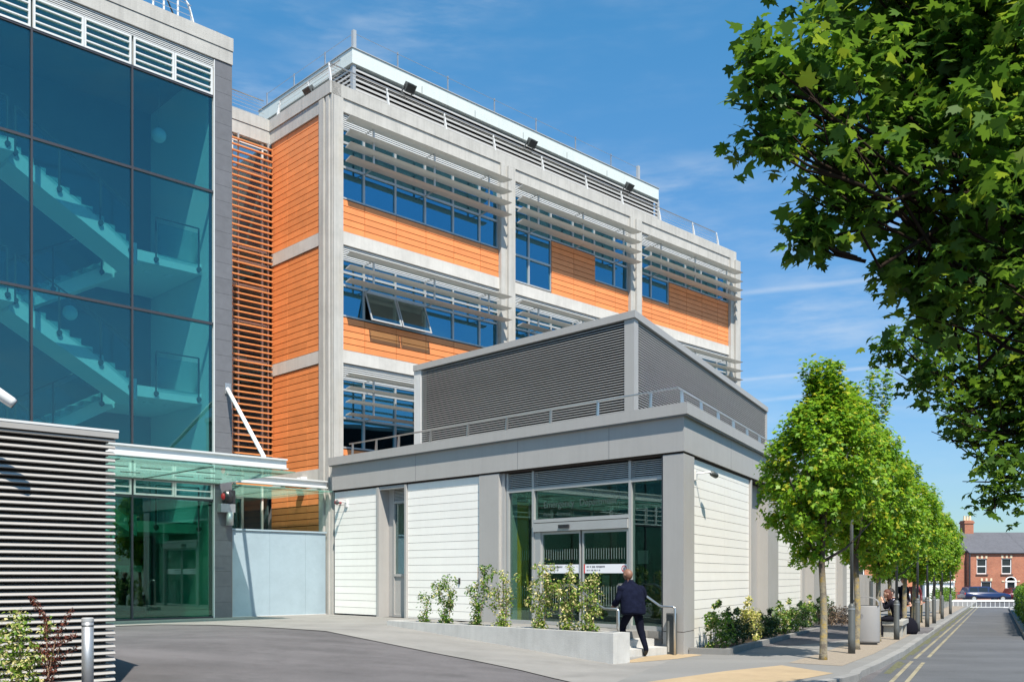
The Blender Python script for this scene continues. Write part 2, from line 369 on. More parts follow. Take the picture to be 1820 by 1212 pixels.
# grit, tyre-polished sweeps and sparse stains on the tarmac and concrete
def weather(name, speck, spots, sweep):
    m = MAT[name]; nt = m.node_tree; N = nt.nodes; L = nt.links.new; P = N['Principled BSDF']; src = P.inputs['Base Color'].links[0].from_socket
    tcn = N.new('ShaderNodeTexCoord')
    def ns(scale, vec=(1, 1, 1), detail=3, rot=0):
        mp = N.new('ShaderNodeMapping'); mp.inputs['Scale'].default_value = vec; mp.inputs['Rotation'].default_value = (0, 0, rot); L(tcn.outputs['Object'], mp.inputs['Vector']); n = N.new('ShaderNodeTexNoise'); n.inputs['Scale'].default_value = scale; n.inputs['Detail'].default_value = detail; L(mp.outputs[0], n.inputs['Vector']); return n.outputs[0]
    def rg(v, a, b, lo, hi):
        n = N.new('ShaderNodeMapRange'); L(v, n.inputs[0])
        for i, x in enumerate((a, b, lo, hi)): n.inputs[i + 1].default_value = x
        return n.outputs[0]
    vo = N.new('ShaderNodeTexVoronoi'); vo.inputs['Scale'].default_value = .55; L(tcn.outputs['Object'], vo.inputs['Vector'])
    fs = [rg(ns(70, detail=2), .3, .7, 1 - speck, 1 + speck), rg(vo.outputs['Distance'], .05, .16, 1 - spots, 1), rg(ns(.5, (.35, 2.2, 1), 4, .6), .4, .65, 1 - sweep, 1 + sweep * .5)]
    for f in fs:
        vm = N.new('ShaderNodeVectorMath'); vm.operation = 'SCALE'; L(src, vm.inputs[0]); L(f, vm.inputs['Scale']); src = vm.outputs[0]
    L(src, P.inputs['Base Color'])
weather('asphalt', .16, .16, .14); weather('road', .16, .14, .12); weather('apron', .09, .14, .08); weather('pavement', .10, .16, .08)
# ------------------------------------------------------------------ ground, courtyard, pavement, road
def sd(s, d): return K + W * s + WN * d
def to_sd(p): q = p - K; return q.dot(W), q.dot(WN)
def hcourt(p):
    s, d = to_sd(p); t = clamp((d - 1.0) / 2.6)
    return zg(p) - .014 - .1 * t * t * (3 - 2 * t)
def grid(name, ss, ds, hf, m):
    mb = MB()
    for s in ss:
        for d in ds:
            p = sd(s, d); mb.v.append((p.x, p.y, hf(p, s, d)))
    n = len(ds)
    for i in range(len(ss) - 1):
        for j in range(n - 1): mb.face([i * n + j, i * n + j + 1, (i + 1) * n + j + 1, (i + 1) * n + j][::-1])
    return struct(mb.build(name, m))
def sheet(name, poly, hf, m, cuts=(), parent=None):
    bm = bmesh.new(); bm.faces.new([bm.verts.new((p.x, p.y, 0)) for p in poly])
    for co, no in cuts:
        bmesh.ops.bisect_plane(bm, geom=bm.verts[:] + bm.edges[:] + bm.faces[:], plane_co=(co.x, co.y, 0), plane_no=(no.x, no.y, 0))
    bm.normal_update()
    for f in bm.faces:
        if f.normal.z < 0: f.normal_flip()
    mb = MB(); bm.verts.index_update()
    mb.v = [(v.co.x, v.co.y, hf(v2(v.co.x, v.co.y))) for v in bm.verts]
    for f in bm.faces: mb.face([v.index for v in f.verts])
    bm.free(); return mb.build(name, m, parent)
g = MB().add([(-900, -300, -1.7), (900, -300, -1.7), (900, 1500, -1.7), (-900, 1500, -1.7)], [(0, 1, 2, 3)]); struct(g.build('ground', 'pavement'))
KD = 3.82
ds = [-45, -20, -10, -7, -4, -2, -.5, 1.0, 1.5, 2.0, 2.5, 3.0, 3.5, 3.93]
courtyard = grid('courtyard', [-34, -20, -12, -8, -5, -2, 2, 8, 16], ds, lambda p, s, d: hcourt(p), 'asphalt')
road = grid('road', [-34, -10, 2, 20, 40, 60, 80, 96, 130], [3.9, 6, 9.4, 16], lambda p, s, d: zs(s) - .114, 'road')
dcut = [(sd(0, x), WN) for x in (-.5, -7)]
PF = lambda t, o: fp(FF, t, o)
apron_poly = [K.copy(), PF(13.2, 0), fp(FA, -.3, -.1), fp(FA, -3.3, -.1), fp(FA, -3.3, .03), fp(FA, -17, .03), fp(FA, -17, 2.4), fp(FA, -6.5, 2.45), PF(9.8, 5.55), PF(8.2, 5.15), PF(6, 5.0),
              PF(1.9, 5.08), PF(.9, 5.05), PF(-.33, 5.1), PF(-1.3, 5.25), PF(-2.2, 5.6), PF(-3, 6.5)]
apron = struct(sheet('apron', apron_poly, lambda p: zg(p), 'apron', dcut))
front_edge = [PF(-3, 6.5), v2(2.6, 13.45), v2(3.7, 14.05), v2(4.4, 14.65), v2(5.1, 15.35), v2(5.65, 16.05), sd(-1.85, 3.56), sd(-.3, 3.68), sd(1.5, 3.76), sd(3.0, KD)]
pave_poly = [K.copy()] + front_edge + [sd(95, KD), sd(95, 0)]
pavement = struct(sheet('pavement', pave_poly, lambda p: zs(to_sd(p)[0]), 'pavement', [(sd(2, 0), W)]))
sheet('buff_paving', [PF(.28, .2), PF(.28, 2.35), PF(-.35, 2.35), PF(-.42, 2.0), PF(-.5, .9), PF(-.32, -.22), PF(-.05, -.25)], lambda p: .004, 'buff', parent=pavement)
sheet('buff_paving', [v2(1.6, 13.45), v2(2.05, 14.75), v2(3.69, 16.5), v2(4.95, 17.55), v2(5.42, 16.12), v2(4.42, 15.0), v2(3.6, 14.2)], lambda p: .004, 'buff', parent=pavement)
sheet('tree_strip', [sd(-.9, 2.3), sd(-1.1, 3.3), sd(2, 3.5), sd(60, 3.7), sd(60, 2.6), sd(2, 2.5)], lambda p: zs(to_sd(p)[0]) + .004, 'gravel', [(sd(2, 0), W)], parent=pavement)
# kerb stones: dropped at the corner, raised along the street
def quadblock(a, b, c, d, z0, z1, m, parent, name='kerb_stone'):
    mb = MB(); mb.v = [(p.x, p.y, z0) for p in (a, b, c, d)] + [(p.x, p.y, z1[i] if isinstance(z1, tuple) else z1) for i, p in enumerate((a, b, c, d))]
    n = Vector((b.x - a.x, b.y - a.y, 0)).cross(Vector((c.x - b.x, c.y - b.y, 0))).z
    fs = [(0, 3, 2, 1), (4, 5, 6, 7), (0, 1, 5, 4), (1, 2, 6, 5), (2, 3, 7, 6), (3, 0, 4, 7)]
    for f in fs: mb.face(f if n > 0 else f[::-1])
    return mb.build(name, m, parent)
fe = front_edge
for i in range(len(fe) - 1):
    a, b = fe[i], fe[i + 1]; t = (b - a).normalized(); no = v2(t.y, -t.x)
    k = max(1, round((b - a).length / .9))
    for j in range(k):
        p, q = a.lerp(b, j / k), a.lerp(b, (j + 1) / k); g = t * .006
        quadblock(p + g, q - g, q - g + no * .17, p + g + no * .17, -.3, .004, 'kerb', pavement)
s = 3.01
while s < 88:
    z = zs(s + .45); quadblock(sd(s, KD + .002), sd(s + .9, KD + .002), sd(s + .9, KD + .17), sd(s, KD + .17), z - .3, z + .004, 'kerb', pavement); s += .915
for d0, d1, s0 in ((4.22, 4.29, -2.5), (4.45, 4.52, -2.7)):
    for sa in np.arange(s0, 74, 4.0):
        mb = MB(); sb = min(sa + 3.97, 74); pp = [sd(sa, d0), sd(sb, d0), sd(sb, d1), sd(sa, d1)]
        mb.add([(p.x, p.y, zs(to_sd(p)[0]) - .110) for p in pp], [(3, 2, 1, 0)]); mb.build('yellow_line', 'yellow_line', road)
mb = MB(); pp = [sd(62, 6.2), sd(65, 6.35), sd(65, 6.55), sd(62, 6.6)]; mb.add([(p.x, p.y, zs(to_sd(p)[0]) - .110) for p in pp], [(3, 2, 1, 0)]); mb.build('road_marking', 'white_line', road)
# rough gutter dirt line beside the kerb
mb = MB()
for i in range(60):
    a, b = -1 + i * 1.2, -1 + (i + 1) * 1.2; wv = .12 + .05 * math.sin(i * 1.7)
    pp = [sd(a, 3.995), sd(b, 3.995), sd(b, 3.995 + wv), sd(a, 3.995 + wv)]; mb.add([(p.x, p.y, zs(to_sd(p)[0]) - .112) for p in pp], [(3, 2, 1, 0)])
tag(mb.build('gutter_dirt', 'moss', road), kind='stuff')

mc = v2(-5.0, 28.0); mb = MB()
mb.loft([[(mc.x + r * math.cos(a), mc.y + r * math.sin(a), zg(mc) + h) for a in [2 * math.pi * i / 28 for i in range(28)]] for r, h in ((.34, -.02), (.34, .004), (.29, .005))]); mb.build('manhole_cover', 'kerb_dark', apron)
# ------------------------------------------------------------------ the orange building
main = thing('office_building', 'four storey building with orange panels, white concrete frame and blade sunshades', 'building', p3(C, .45))
ZP = 16.9
PIL = [(0, .42), (7.18, 7.89), (14.58, 15.33), (22.02, 22.79)]
FLOORS = [dict(z=12.39, sill=13.43, t2=14.43, t1=15.20, head=15.64, top=16.10, blades=(15.70, 15.28, 14.88, 14.46)),
          dict(z=8.69, sill=9.75, t2=10.73, t1=11.14, head=11.56, top=11.98, blades=(11.54, 11.13, 10.72)),
          dict(z=4.99, sill=5.63, t2=6.58, t1=7.46, head=7.82, top=8.29, blades=(7.82, 7.42, 7.01, 6.61))]
# concrete frame
mb = MB()
for i, (a0, a1) in enumerate(PIL):
    if i == 0: continue
    mb.hexa(FA, a0, a1, -.4, .10, .4, 16.5)
    mb.hexa(FA, a0 + .27, a1 - .13 if i < 3 else a1 - .1, .10, .2, .4, 16.46)
mb.build('column', 'concrete', main)
mb = MB(); mb.hexa(FA, .0, .42, -.57, .07, .4, 16.5); mb.hexa(FA, .02, .2, .07, .14, .4, 16.46); mb.hexa(FB, .3, .56, .0, .07, .4, 16.46); mb.hexa(FB, .04, .2, .0, .05, .4, 16.46)
mb.build('column', 'concrete', main)
for z0, z1 in ((11.98, 12.39), (8.29, 8.69), (4.6, 4.99)):
    for i in range(3): part('floor_band', FA, PIL[i][1] + .002, PIL[i + 1][0] - .002, -.38, 0, z0, z1, 'concrete_plain', main)
    part('floor_band', FB, .572, 3.6, -.38, 0, z0 + .01, z1, 'concrete_plain', main)
part('parapet', FA, .0, 22.55, -.35, .06, 16.515, ZP, 'concrete', main)
part('parapet', FB, -.06, 3.75, -.35, .06, 16.515, ZP - .003, 'concrete', main)
part('parapet', FS, -3.4, -.06, -.35, .02, 16.515, ZP - .006, 'concrete', main)
MB().hexa(FA, .425, 22.3, -.35, .02, 16.10, 16.5).build('parapet_beam', 'concrete', main)
MB().hexa(FB, .575, 3.598, -.35, .02, 16.09, 16.5).build('parapet_beam', 'concrete', main)
MB().hexa(FS, -3.4, -.02, -.35, .0, 16.09, 16.5).build('parapet_beam', 'concrete', main)
mb = MB(); mb.hexa(FA, .3, 22.5, -12, -.34, 16.12, 16.3); mb.build('roof', 'roofing', main)
# rooms behind the windows
mb = MB()
mb.hexa(FA, .5, 22.6, -4.2, -4, 4.6, 16.1); mb.hexa(FA, .3, .42, -4, -.5, 4.6, 16.1); mb.hexa(FA, 22.3, 22.75, -10, -.4, .4, 16.1)
for z in (4.7, 8.4, 12.1): mb.hexa(FA, .43, 22.3, -4, -.39, z, z + .26)
mb.hexa(FB, .6, 12, -.3, -.14, .4, 16.1)
mb.build('inner_wall', 'room', main)
mb = MB()
for z in (8.05, 11.74, 15.86): mb.hexa(FA, .43, 22.3, -3.98, -.6, z, z + .2)
mb.build('ceiling', 'room_light', main)
# backing for the boards
mb = MB(); mb.hexa(FB, .572, 3.6, -.13, -.07, .45, 16.08)
for i in range(3): mb.hexa(FA, PIL[i][1] + .003, PIL[i + 1][0] - .003, -.13, -.07, 4.99, 5.62)
mb.hexa(FA, .425, 7.175, -.13, -.07, 8.69, 9.74); mb.hexa(FA, 7.9, 22.0, -.13, -.07, 8.69, 9.74)
mb.hexa(FA, .425, 7.175, -.13, -.07, 12.39, 13.42); mb.hexa(FA, 9.97, 12.48, -.13, -.07, 12.39, 14.42); mb.hexa(FA, 12.48, 14.58, -.13, -.07, 12.39, 13.42)
mb.hexa(FA, 15.34, 17.4, -.13, -.07, 12.39, 13.42); mb.hexa(FA, 17.4, 22.0, -.13, -.07, 12.39, 14.42)
mb.build('board_backing', 'joint', main)
def boards(fr, cols, z0, z1, n, skip=None, o=-.03):
    h = (z1 - z0) / n
    for r in range(n):
        for c in range(len(cols) - 1):
            if skip and skip(r, c): continue
            part('board', fr, cols[c] + .008, cols[c + 1] - .008, o - .035, o, z0 + r * h + .011, z0 + (r + 1) * h - .011, 'orange', main)
M1 = [.46, 1.3, 2.55, 3.8, 5.04, 6.28, 7.17]
M2 = [7.9, 8.76, 9.96, 11.21, 12.48, 13.73, 14.58]
M3 = [15.34, 16.17, 17.4, 18.67, 19.87, 21.12, 22.01]
boards(FA, [.43] + M1[1:], 12.40, 13.40, 5); boards(FA, [.43] + M1[1:], 8.70, 9.72, 5); boards(FA, [.43] + M1[1:3], 4.99, 5.60, 3)
boards(FA, M2[2:5], 12.40, 14.40, 10); boards(FA, M2[4:], 12.40, 13.40, 5)
boards(FA, M3[:3], 12.40, 13.40, 5); boards(FA, M3[2:], 12.40, 14.40, 10)
BC = [.58, 1.38, 2.57, 3.59]
boards(FB, BC, 12.41, 16.08, 18); boards(FB, BC, 8.71, 11.97, 16); boards(FB, BC, 3.02, 8.28, 25)
# windows
def window(a0, a1, z0, z1, trans, jam=True, open_=None):
    w = MB(); e = .03
    w.hexa(FA, a0, a0 + e, -.17, -.06, z0, z1); w.hexa(FA, a1 - e, a1, -.17, -.06, z0, z1)
    w.hexa(FA, a0 + e, a1 - e, -.17, -.05, z0, z0 + .05); w.hexa(FA, a0 + e, a1 - e, -.17, -.06, z1 - .05, z1)
    for t in trans: w.hexa(FA, a0 + e, a1 - e, -.17, -.06, t - .035, t + .035)
    w = w.build('window', 'alu', main)
    zz = [z0 + .05] + [x for t in trans for x in (t - .035, t + .035)] + [z1 - .05]
    for i in range(0, len(zz), 2):
        if open_ is not None and i == 0: continue
        mb = MB(); tl = random.uniform(-.006, .006); A, B, Z0, Z1 = a0 + e, a1 - e, zz[i], zz[i + 1]
        mb.hexs(FA, [(-.125 + tl, Z0), (-.115 + tl, Z0), (-.115 - tl, Z1), (-.125 - tl, Z1)], A, B); mb.build('pane', 'glass_win', w)
    return w
def openlight(a0, a1, zt, zb, out):
    w = MB(); e = .045
    def bar(l0, l1, u0, u1, t=.03):
        P = [(-.06 + (out + .06) * u, zt + (zb - zt) * u) for u in (u0, u1)]
        w.hexs(FA, [(P[0][0] - t, P[0][1] - .01), (P[1][0] - t, P[1][1] - .01), P[1], P[0]], l0, l1)
    bar(a0, a0 + e, 0, 1); bar(a1 - e, a1, 0, 1); bar(a0 + e, a1 - e, 0, .05); bar(a0 + e, a1 - e, .95, 1)
    w = w.build('open_window', 'alu', main); mb = MB()
    P = [(-.075 + (out + .06) * u, zt + (zb - zt) * u) for u in (.05, .95)]
    mb.hexs(FA, [(P[0][0] - .008, P[0][1]), (P[1][0] - .008, P[1][1]), P[1], P[0]], a0 + e, a1 - e); mb.build('pane', 'glass_pale', w)
def louvre_strip(a0, a1, z0, z1, fr=FA, n=7, m='alu_white'):
    mb = MB(); h = (z1 - z0) / n
    for i in range(n): z = z0 + i * h; mb.hexs(fr, [(-.16, z + h * .35), (-.05, z), (-.05, z + h * .45), (-.16, z + h * .8)], a0, a1)
    mb.hexa(fr, a0, a1, -.22, -.2, z0, z1, 0); o = mb.build('louvre_strip', m, main); return o
void = MB()
for fl in FLOORS:
    for b, M in enumerate((M1, M2, M3)):
        if fl['z'] < 6 and b: continue
        louvre_strip(M[0] - .02, M[-1] + .01, fl['head'] + .01, fl['top'] - .012)
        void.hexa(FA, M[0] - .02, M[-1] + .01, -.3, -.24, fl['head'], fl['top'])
        for c in range(6):
            z0 = fl['sill']; op = None; zt = fl['t2']; tr = (fl['t2'], fl['t1'])
            if fl['z'] > 12:
                if b == 1 and c in (0, 1): z0 = 12.45; tr = (13.45, fl['t2'], fl['t1'])
                if (b == 1 and c in (2, 3)) or (b == 2 and c >= 2): z0 = fl['t2']; tr = (fl['t1'],)
            if fl['z'] == 8.69 and b == 0 and c in (1, 2): op = 1
            window(M[c] + .002, M[c + 1] - .002, z0, fl['head'], tr, open_=op)
            if op: openlight(M[c] + .02, M[c + 1] - .02, 10.70, 9.72, .33)
        # blade sunshade
        a0, a1 = M[0] - .10, M[-1] - .05 if b < 2 else M[-1] + .1
        zb = fl['blades']; shs = []
        for hp in (1.3, 3.78, 6.25):
            a = M[0] - .46 + hp; sh = MB()
            sh.hexa(FA, a - .025, a + .025, .42, .47, zb[-1] + .02, zb[0] + .06)
            for z in (zb[0] - .02, zb[-1] - .04): sh.hexs(FA, [(-.06, z - .04), (.45, z + .01), (.45, z + .04), (-.06, z)], a - .015, a + .015)
            shs.append(sh.build('sunshade_hanger', 'alu', main))
        sh = shs[0]
        for z in zb:
            mb = MB(); prof = [(.26, z - .012), (.34, z - .030), (.55, z - .020), (.70, z + .012), (.55, z + .022), (.34, z + .012)]
            n = len(prof); vs = []
            for l, k in ((a0, 0), (a1, 1)):
                for o, zz in prof:
                    dl = -.10 * (o - .26) / .44 if k == 0 else -.10 + .14 * (o - .26) / .44
                    p = fp(FA, l + dl, o); vs.append((p.x, p.y, zz))
            mb.add(vs, [tuple(range(n))[::-1], tuple(range(n, 2 * n))] + [(i, (i + 1) % n, n + (i + 1) % n, n + i) for i in range(n)]); mb.build('blade', 'blade', sh)
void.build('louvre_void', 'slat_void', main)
for a0, a1, z0, z1 in ((M1[0], M1[1], 9.8, 11.5), (M1[3], M1[4], 10.2, 11.5), (M1[0], M1[1], 14.5, 15.6), (M1[2], M1[3], 14.5, 15.6), (M2[1], M2[2], 13.5, 15.6), (M2[4], M2[5], 14.0, 15.6), (M1[1], M1[2], 6.7, 7.8)): part('blind', FA, a0 + .05, a1 - .05, -.32, -.30, z0, z1, 'white_paint', main)
# roof plant room
PA, PB = 1.65, 1.2
FPA = (C + V * PB, U, -V); FPB = (C + U * PA, V, -U)
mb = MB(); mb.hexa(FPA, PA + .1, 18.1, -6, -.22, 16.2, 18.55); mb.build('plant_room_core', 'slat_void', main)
for i in range(13):
    z = 16.38 + i * .162
    MB().hexs(FPA, [(-.14, z + .07), (.0, z), (.0, z + .07), (-.14, z + .14)], PA + .12, 18.16).build('plant_slat', 'slat_grey', main)
    MB().hexs(FPB, [(-.14, z + .07), (.0, z), (.0, z + .07), (-.14, z + .14)], PB + .12, PB + 6).build('plant_slat', 'slat_grey', main)
part('plant_post', FPA, PA - .01, PA + .11, -.12, .02, 16.3, 18.5, 'alu', main); part('plant_post', FPA, 18.1, 18.22, -.12, .02, 16.3, 18.5, 'alu', main)
mb = MB(); mb.hexa(FPA, PA - .07, 18.1, -6, .07, 18.5, 18.985); mb.build('plant_fascia', 'plant_fascia', main)
part('plant_roof', FPA, PA - .1, 18.13, -6, .10, 18.99, 19.02, 'alu', main)
for a in (4.5, 7.0, 9.5, 12.0, 14.5): part('fascia_seam', FPA, a, a + .02, .07, .078, 18.52, 18.75, 'grey_metal_dark', main)
# fall-arrest line on top
pr = thing('fall_arrest_line', 'thin posts and wire of the fall arrest line on the plant room roof', 'safety line', p3(fp(FPA, PA, -.2), 19.0))
tops = []
for i, a in enumerate((1.82, 3.67, 5.94, 8.26, 10.52, 12.85, 15.12, 16.94)):
    big = i in (0, 7); part('post', FPA, a - (.06 if big else .02), a + (.06 if big else .02), -.24, -.12 if big else -.2, 19.01, 19.74, 'alu' if big else 'galv', pr); tops.append(p3(fp(FPA, a, -.19), 19.66))
MB().path(tops, .008, 5).build('wire', 'galv', pr)
bt = [tops[0]]
for b in (1.9, 3.9, 5.8): part('post', FPA, 1.8, 1.84, -b - .02, -b + .02, 19.01, 19.7, 'galv', pr); bt.append(p3(fp(FPA, 1.82, -b), 19.66))
MB().path(bt, .008, 5).build('wire', 'galv', pr)
# roof edge railing with curved flat posts
rail = MB(); rl = []
rail.path([p3(fp(FA, a, -.28), 17.62) for a in (.1, 21.3)], .022, 6)
rail.path([p3(fp(FB, b, -.28), 17.62) for b in (-.1, 3.5)], .022, 6)
rail.path([p3(fp(FS, a, -.28), 17.62) for a in (-.1, -3.6)], .022, 6)
for z in (17.04, 17.16, 17.28, 17.40, 17.5):
    rail.path([p3(fp(FA, a, -.23), z) for a in (.1, 21.4)], .007, 4); rail.path([p3(fp(FB, b, -.23), z) for b in (-.1, 3.55)], .007, 4); rail.path([p3(fp(FS, a, -.23), z) for a in (-.1, -3.6)], .007, 4)
rail = rail.build('roof_railing', 'steel', main)
def rpost(fr, a):
    pr_ = [(-.12, 16.9), (-.2, 16.9), (-.25, 17.15), (-.30, 17.64), (-.27, 17.64), (-.17, 17.2)]
    MB().hexs(fr, pr_, a - .02, a + .02).build('railing_post', 'alu_white', rail)
for a in (.12, 2.35, 4.81, 7.13, 9.65, 12.17, 14.4, 16.97, 19.48, 21.4): rpost(FA, a)
for b in (1.7, 3.45): rpost(FB, b)
rpost(FS, -1.7)
def floodlight(p, aim, label):
    t = thing('floodlight', label, 'floodlight', p, 'rooftop floodlights')
    M = Matrix.Translation(p) @ Vector(aim).to_track_quat('Y', 'Z').to_matrix().to_4x4()
    mb = MB()
    def bx(x0, x1, y0, y1, z0, z1):
        c = [M @ Vector((x, y, z)) for z in (z0, z1) for x, y in ((x0, y0), (x1, y0), (x1, y1), (x0, y1))]
        mb.add(c, [(0, 3, 2, 1), (4, 5, 6, 7), (0, 1, 5, 4), (1, 2, 6, 5), (2, 3, 7, 6), (3, 0, 4, 7)])
    bx(-.17, .17, -.10, .08, -.13, .13); bx(-.19, .19, .08, .10, -.15, .15); mb.build('housing', 'lamp_grey', t)
    mb = MB(); bx(-.15, .15, .101, .106, -.11, .11); mb.build('lens', 'black_plastic', t)
    mb = MB(); bx(-.21, -.19, -.05, .0, -.3, .05); bx(.19, .21, -.05, .0, -.3, .05); bx(-.21, .21, -.06, .01, -.32, -.3); bx(-.02, .02, -.3, -.05, -.34, -.28); mb.build('bracket', 'lamp_grey', t)
nA = Vector((-V.x, -V.y, -.9)); nB = Vector((-U.x, -U.y, -.9))
floodlight(p3(fp(FA, 3.31, -.30), 17.98), nA, 'dark floodlight on the roof rail nearest the main corner, long side'); floodlight(p3(fp(FA, 9.13, -.30), 17.96), nA, 'dark floodlight midway along the rooftop rail of the long face'); floodlight(p3(fp(FA, 14.95, -.30), 17.96), nA, 'dark floodlight near the far end of the plant room')
floodlight(p3(fp(FB, 1.35, -.1), 17.1), nB, 'dark floodlight on the parapet of the short orange face')
# slit with orange louvres, glazed behind
for i in range(57):
    z = 4.62 + i * .2
    MB().hexs(FS, [(.10, z), (.20, z - .01), (.20, z + .035), (.10, z + .045)], -3.25, -.03).build('louvre', 'orange_slat', main)
mb = MB()
for a in (-2.6, -1.22, -.13): mb.hexa(FS, a - .02, a + .02, .03, .10, 4.5, 16.08)
mb.build('louvre_support', 'alu', main)
mb = MB()
for a in (-2.4, -1.35, -.25): mb.hexa(FS, a - .03, a + .03, -.16, -.08, .5, 16.08)
for z in (5.1, 6.3, 7.5, 8.3, 8.75, 10.0, 11.2, 12.0, 12.45, 13.7, 15.0, 15.9): mb.hexa(FS, -3.3, -.02, -.16, -.07, z - .03, z + .03)
mb.build('slit_frame', 'alu_white', main)
part('slit_pane', FS, -3.3, -.02, -.125, -.115, .5, 16.05, 'glass_guard', main)
mb = MB(); mb.hexa(FS, -3.3, -.02, -3.2, -3, .5, 16.1); mb.hexa(FS, -.04, .02, -3.1, -.17, .5, 16.1)
for z in (4.7, 8.35, 12.05): mb.hexa(FS, -3.3, -.04, -3, -.2, z, z + .3)
mb.build('slit_room', 'room', main)
mb = MB()
for f0 in (5.0, 8.69, 12.39):
    for i in range(11): mb.hexa(FS, -.5 - i * .26, -.24 - i * .26, -1.9, -.7, f0 + i * .165, f0 + i * .165 + .17)
mb.build('back_stair', 'room_light', main)
# fittings on the corner
mb = MB(); mb.hexa(FB, 1.35, 1.6, .0, .22, 4.55, 4.78); mb.ball(p3(fp(FB, 1.48, .25), 4.67), .07, .07, .07, 8, 6); tag(mb.build('security_camera', 'white_paint'), 'white box camera on the orange wall above the small glass canopy', 'camera')
# ------------------------------------------------------------------ the glass stair block
GL = -17.0
gb = thing('glass_building', 'tall blue green glazed stair block with dark stone edge and concrete top', 'building', p3(fp(FA, -8, -.2), .43))
GM = [-3.87, -6.16, -8.65, -10.95, -13.3, -15.6, GL]
part('parapet', FA, GL, -3.30, -.4, .07, 16.515, 16.88, 'concrete', gb); part('parapet_beam', FA, GL, -3.31, -.4, .05, 16.14, 16.5, 'concrete', gb)
# dark stone edge of slabs
zz = .46; i = 0
while zz < 16.1:
    h = .435; z1 = min(zz + h, 16.13); part('stone_panel', FA, -3.845, -3.32, -.03, .02, zz + .003, z1 - .003, 'stone_dark', gb); zz = z1
part('pier_core', FA, -3.84, -3.33, -.35, -.032, .3, 16.13, 'joint', gb)
part('edge_trim', FA, -3.872, -3.848, -.08, .03, .45, 16.1, 'alu_white', gb)
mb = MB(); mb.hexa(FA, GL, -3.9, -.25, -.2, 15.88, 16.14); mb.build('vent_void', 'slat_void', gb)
mb = MB()
for i in range(5): z = 15.89 + i * .05; mb.hexs(FA, [(-.12, z + .02), (.0, z), (.0, z + .02), (-.12, z + .04)], GL, -3.88)
mb.build('eaves_louvre', 'alu_white', gb)
def ventrow(z0, z1, nb):
    for c in range(len(GM) - 1):
        a1, a0 = GM[c] - .03, GM[c + 1] + .03; am = (a0 + a1) / 2
        for x0, x1 in ((a0, am - .005), (am + .005, a1)):
            f = MB(); e = .05
            f.hexa(FA, x0, x0 + e, -.09, .01, z0, z1); f.hexa(FA, x1 - e, x1, -.09, .01, z0, z1); f.hexa(FA, x0 + e, x1 - e, -.09, .01, z0, z0 + e); f.hexa(FA, x0 + e, x1 - e, -.09, .01, z1 - e, z1)
            for k in range(1, nb): z = z0 + (z1 - z0) * k / nb; f.hexa(FA, x0 + e, x1 - e, -.09, .008, z - .018, z + .018)
            f = f.build('vent_window', 'alu_white', gb)
            part('pane', FA, x0 + e, x1 - e, -.055, -.045, z0 + e, z1 - e, 'glass_stair', f)
ventrow(15.10, 15.87, 4); ventrow(3.78, 4.60, 4)
rows = [(12.40, 15.06), (8.70, 12.40), (5.07, 8.70), (4.62, 5.07), (.46, 3.73)]
for z0, z1 in rows:
    for c in range(len(GM) - 1): part('pane', FA, GM[c + 1] + .025, GM[c] - .025, -.055, -.035, z0 + .035, z1 - .035, 'glass_ground' if z1 < 4 else 'glass_stair', gb)
mb = MB()
for a in GM[1:]: mb.hexa(FA, a - .024, a + .024, -.16, .0, .46, 15.08)
for z in (15.08, 12.40, 8.70, 5.07, 4.61, 3.755, .47): mb.hexa(FA, GL, -3.875, -.14, -.004, z - .034, z + .034)
mb.build('curtain_wall_frame', 'dark_frame', gb)
# inside: walls, floors, stairs
MB().hexa(FA, -3.84, -3.36, -4.2, -.36, .4, 16.1).build('end_wall', 'stair_white', gb)
mb = MB(); mb.hexa(FA, GL, -3.4, -4.4, -4.2, .4, 16.1); mb.hexa(FA, GL - .2, GL, -4.2, -.1, .4, 16.1)
mb.build('inner_wall', 'plaster_in', gb)
part('ground_floor', FA, GL, -3.85, -4.2, -.06, .30, .44, 'apron', gb); part('ceiling', FA, GL, -3.85, -4.2, -.2, 16.0, 16.13, 'plaster_in', gb)
part('roof', FA, GL, -3.4, -4.4, -.38, 16.15, 16.3, 'roofing', gb)
for z in (12.39, 8.69, 4.99):
    part('floor_slab', FA, GL, -8.95, -4.2, -.35, z - .32, z, 'stair_white', gb)
    part('landing', FA, -5.72, -3.86, -4.0, -.75, z - 1.85 - .30, z - 1.85, 'stair_white', gb)
def flight(aL, zL, aR, zR, o0, o1, n=11):
    mb = MB(); da = (aR - aL) / n; dz = (zR - zL) / n
    prof = [(aL, zL)]
    for i in range(n): prof += [(aL + (i) * da, zL + (i + 1) * dz) if dz > 0 else (aL + (i + 1) * da, zL + i * dz), (aL + (i + 1) * da, zL + (i + 1) * dz)]
    prof += [(aR, zR - .42), (aL, zL - .42)]
    vs = []
    for o in (o0, o1):
        for a, z in prof: p = fp(FA, a, o); vs.append((p.x, p.y, z))
    k = len(prof); mb.add(vs, [tuple(range(k)), tuple(range(2 * k - 1, k - 1, -1))] + [(i, (i + 1) % k, k + (i + 1) % k, k + i) for i in range(k)])
    return mb.build('stair_flight', 'stair_white', gb)
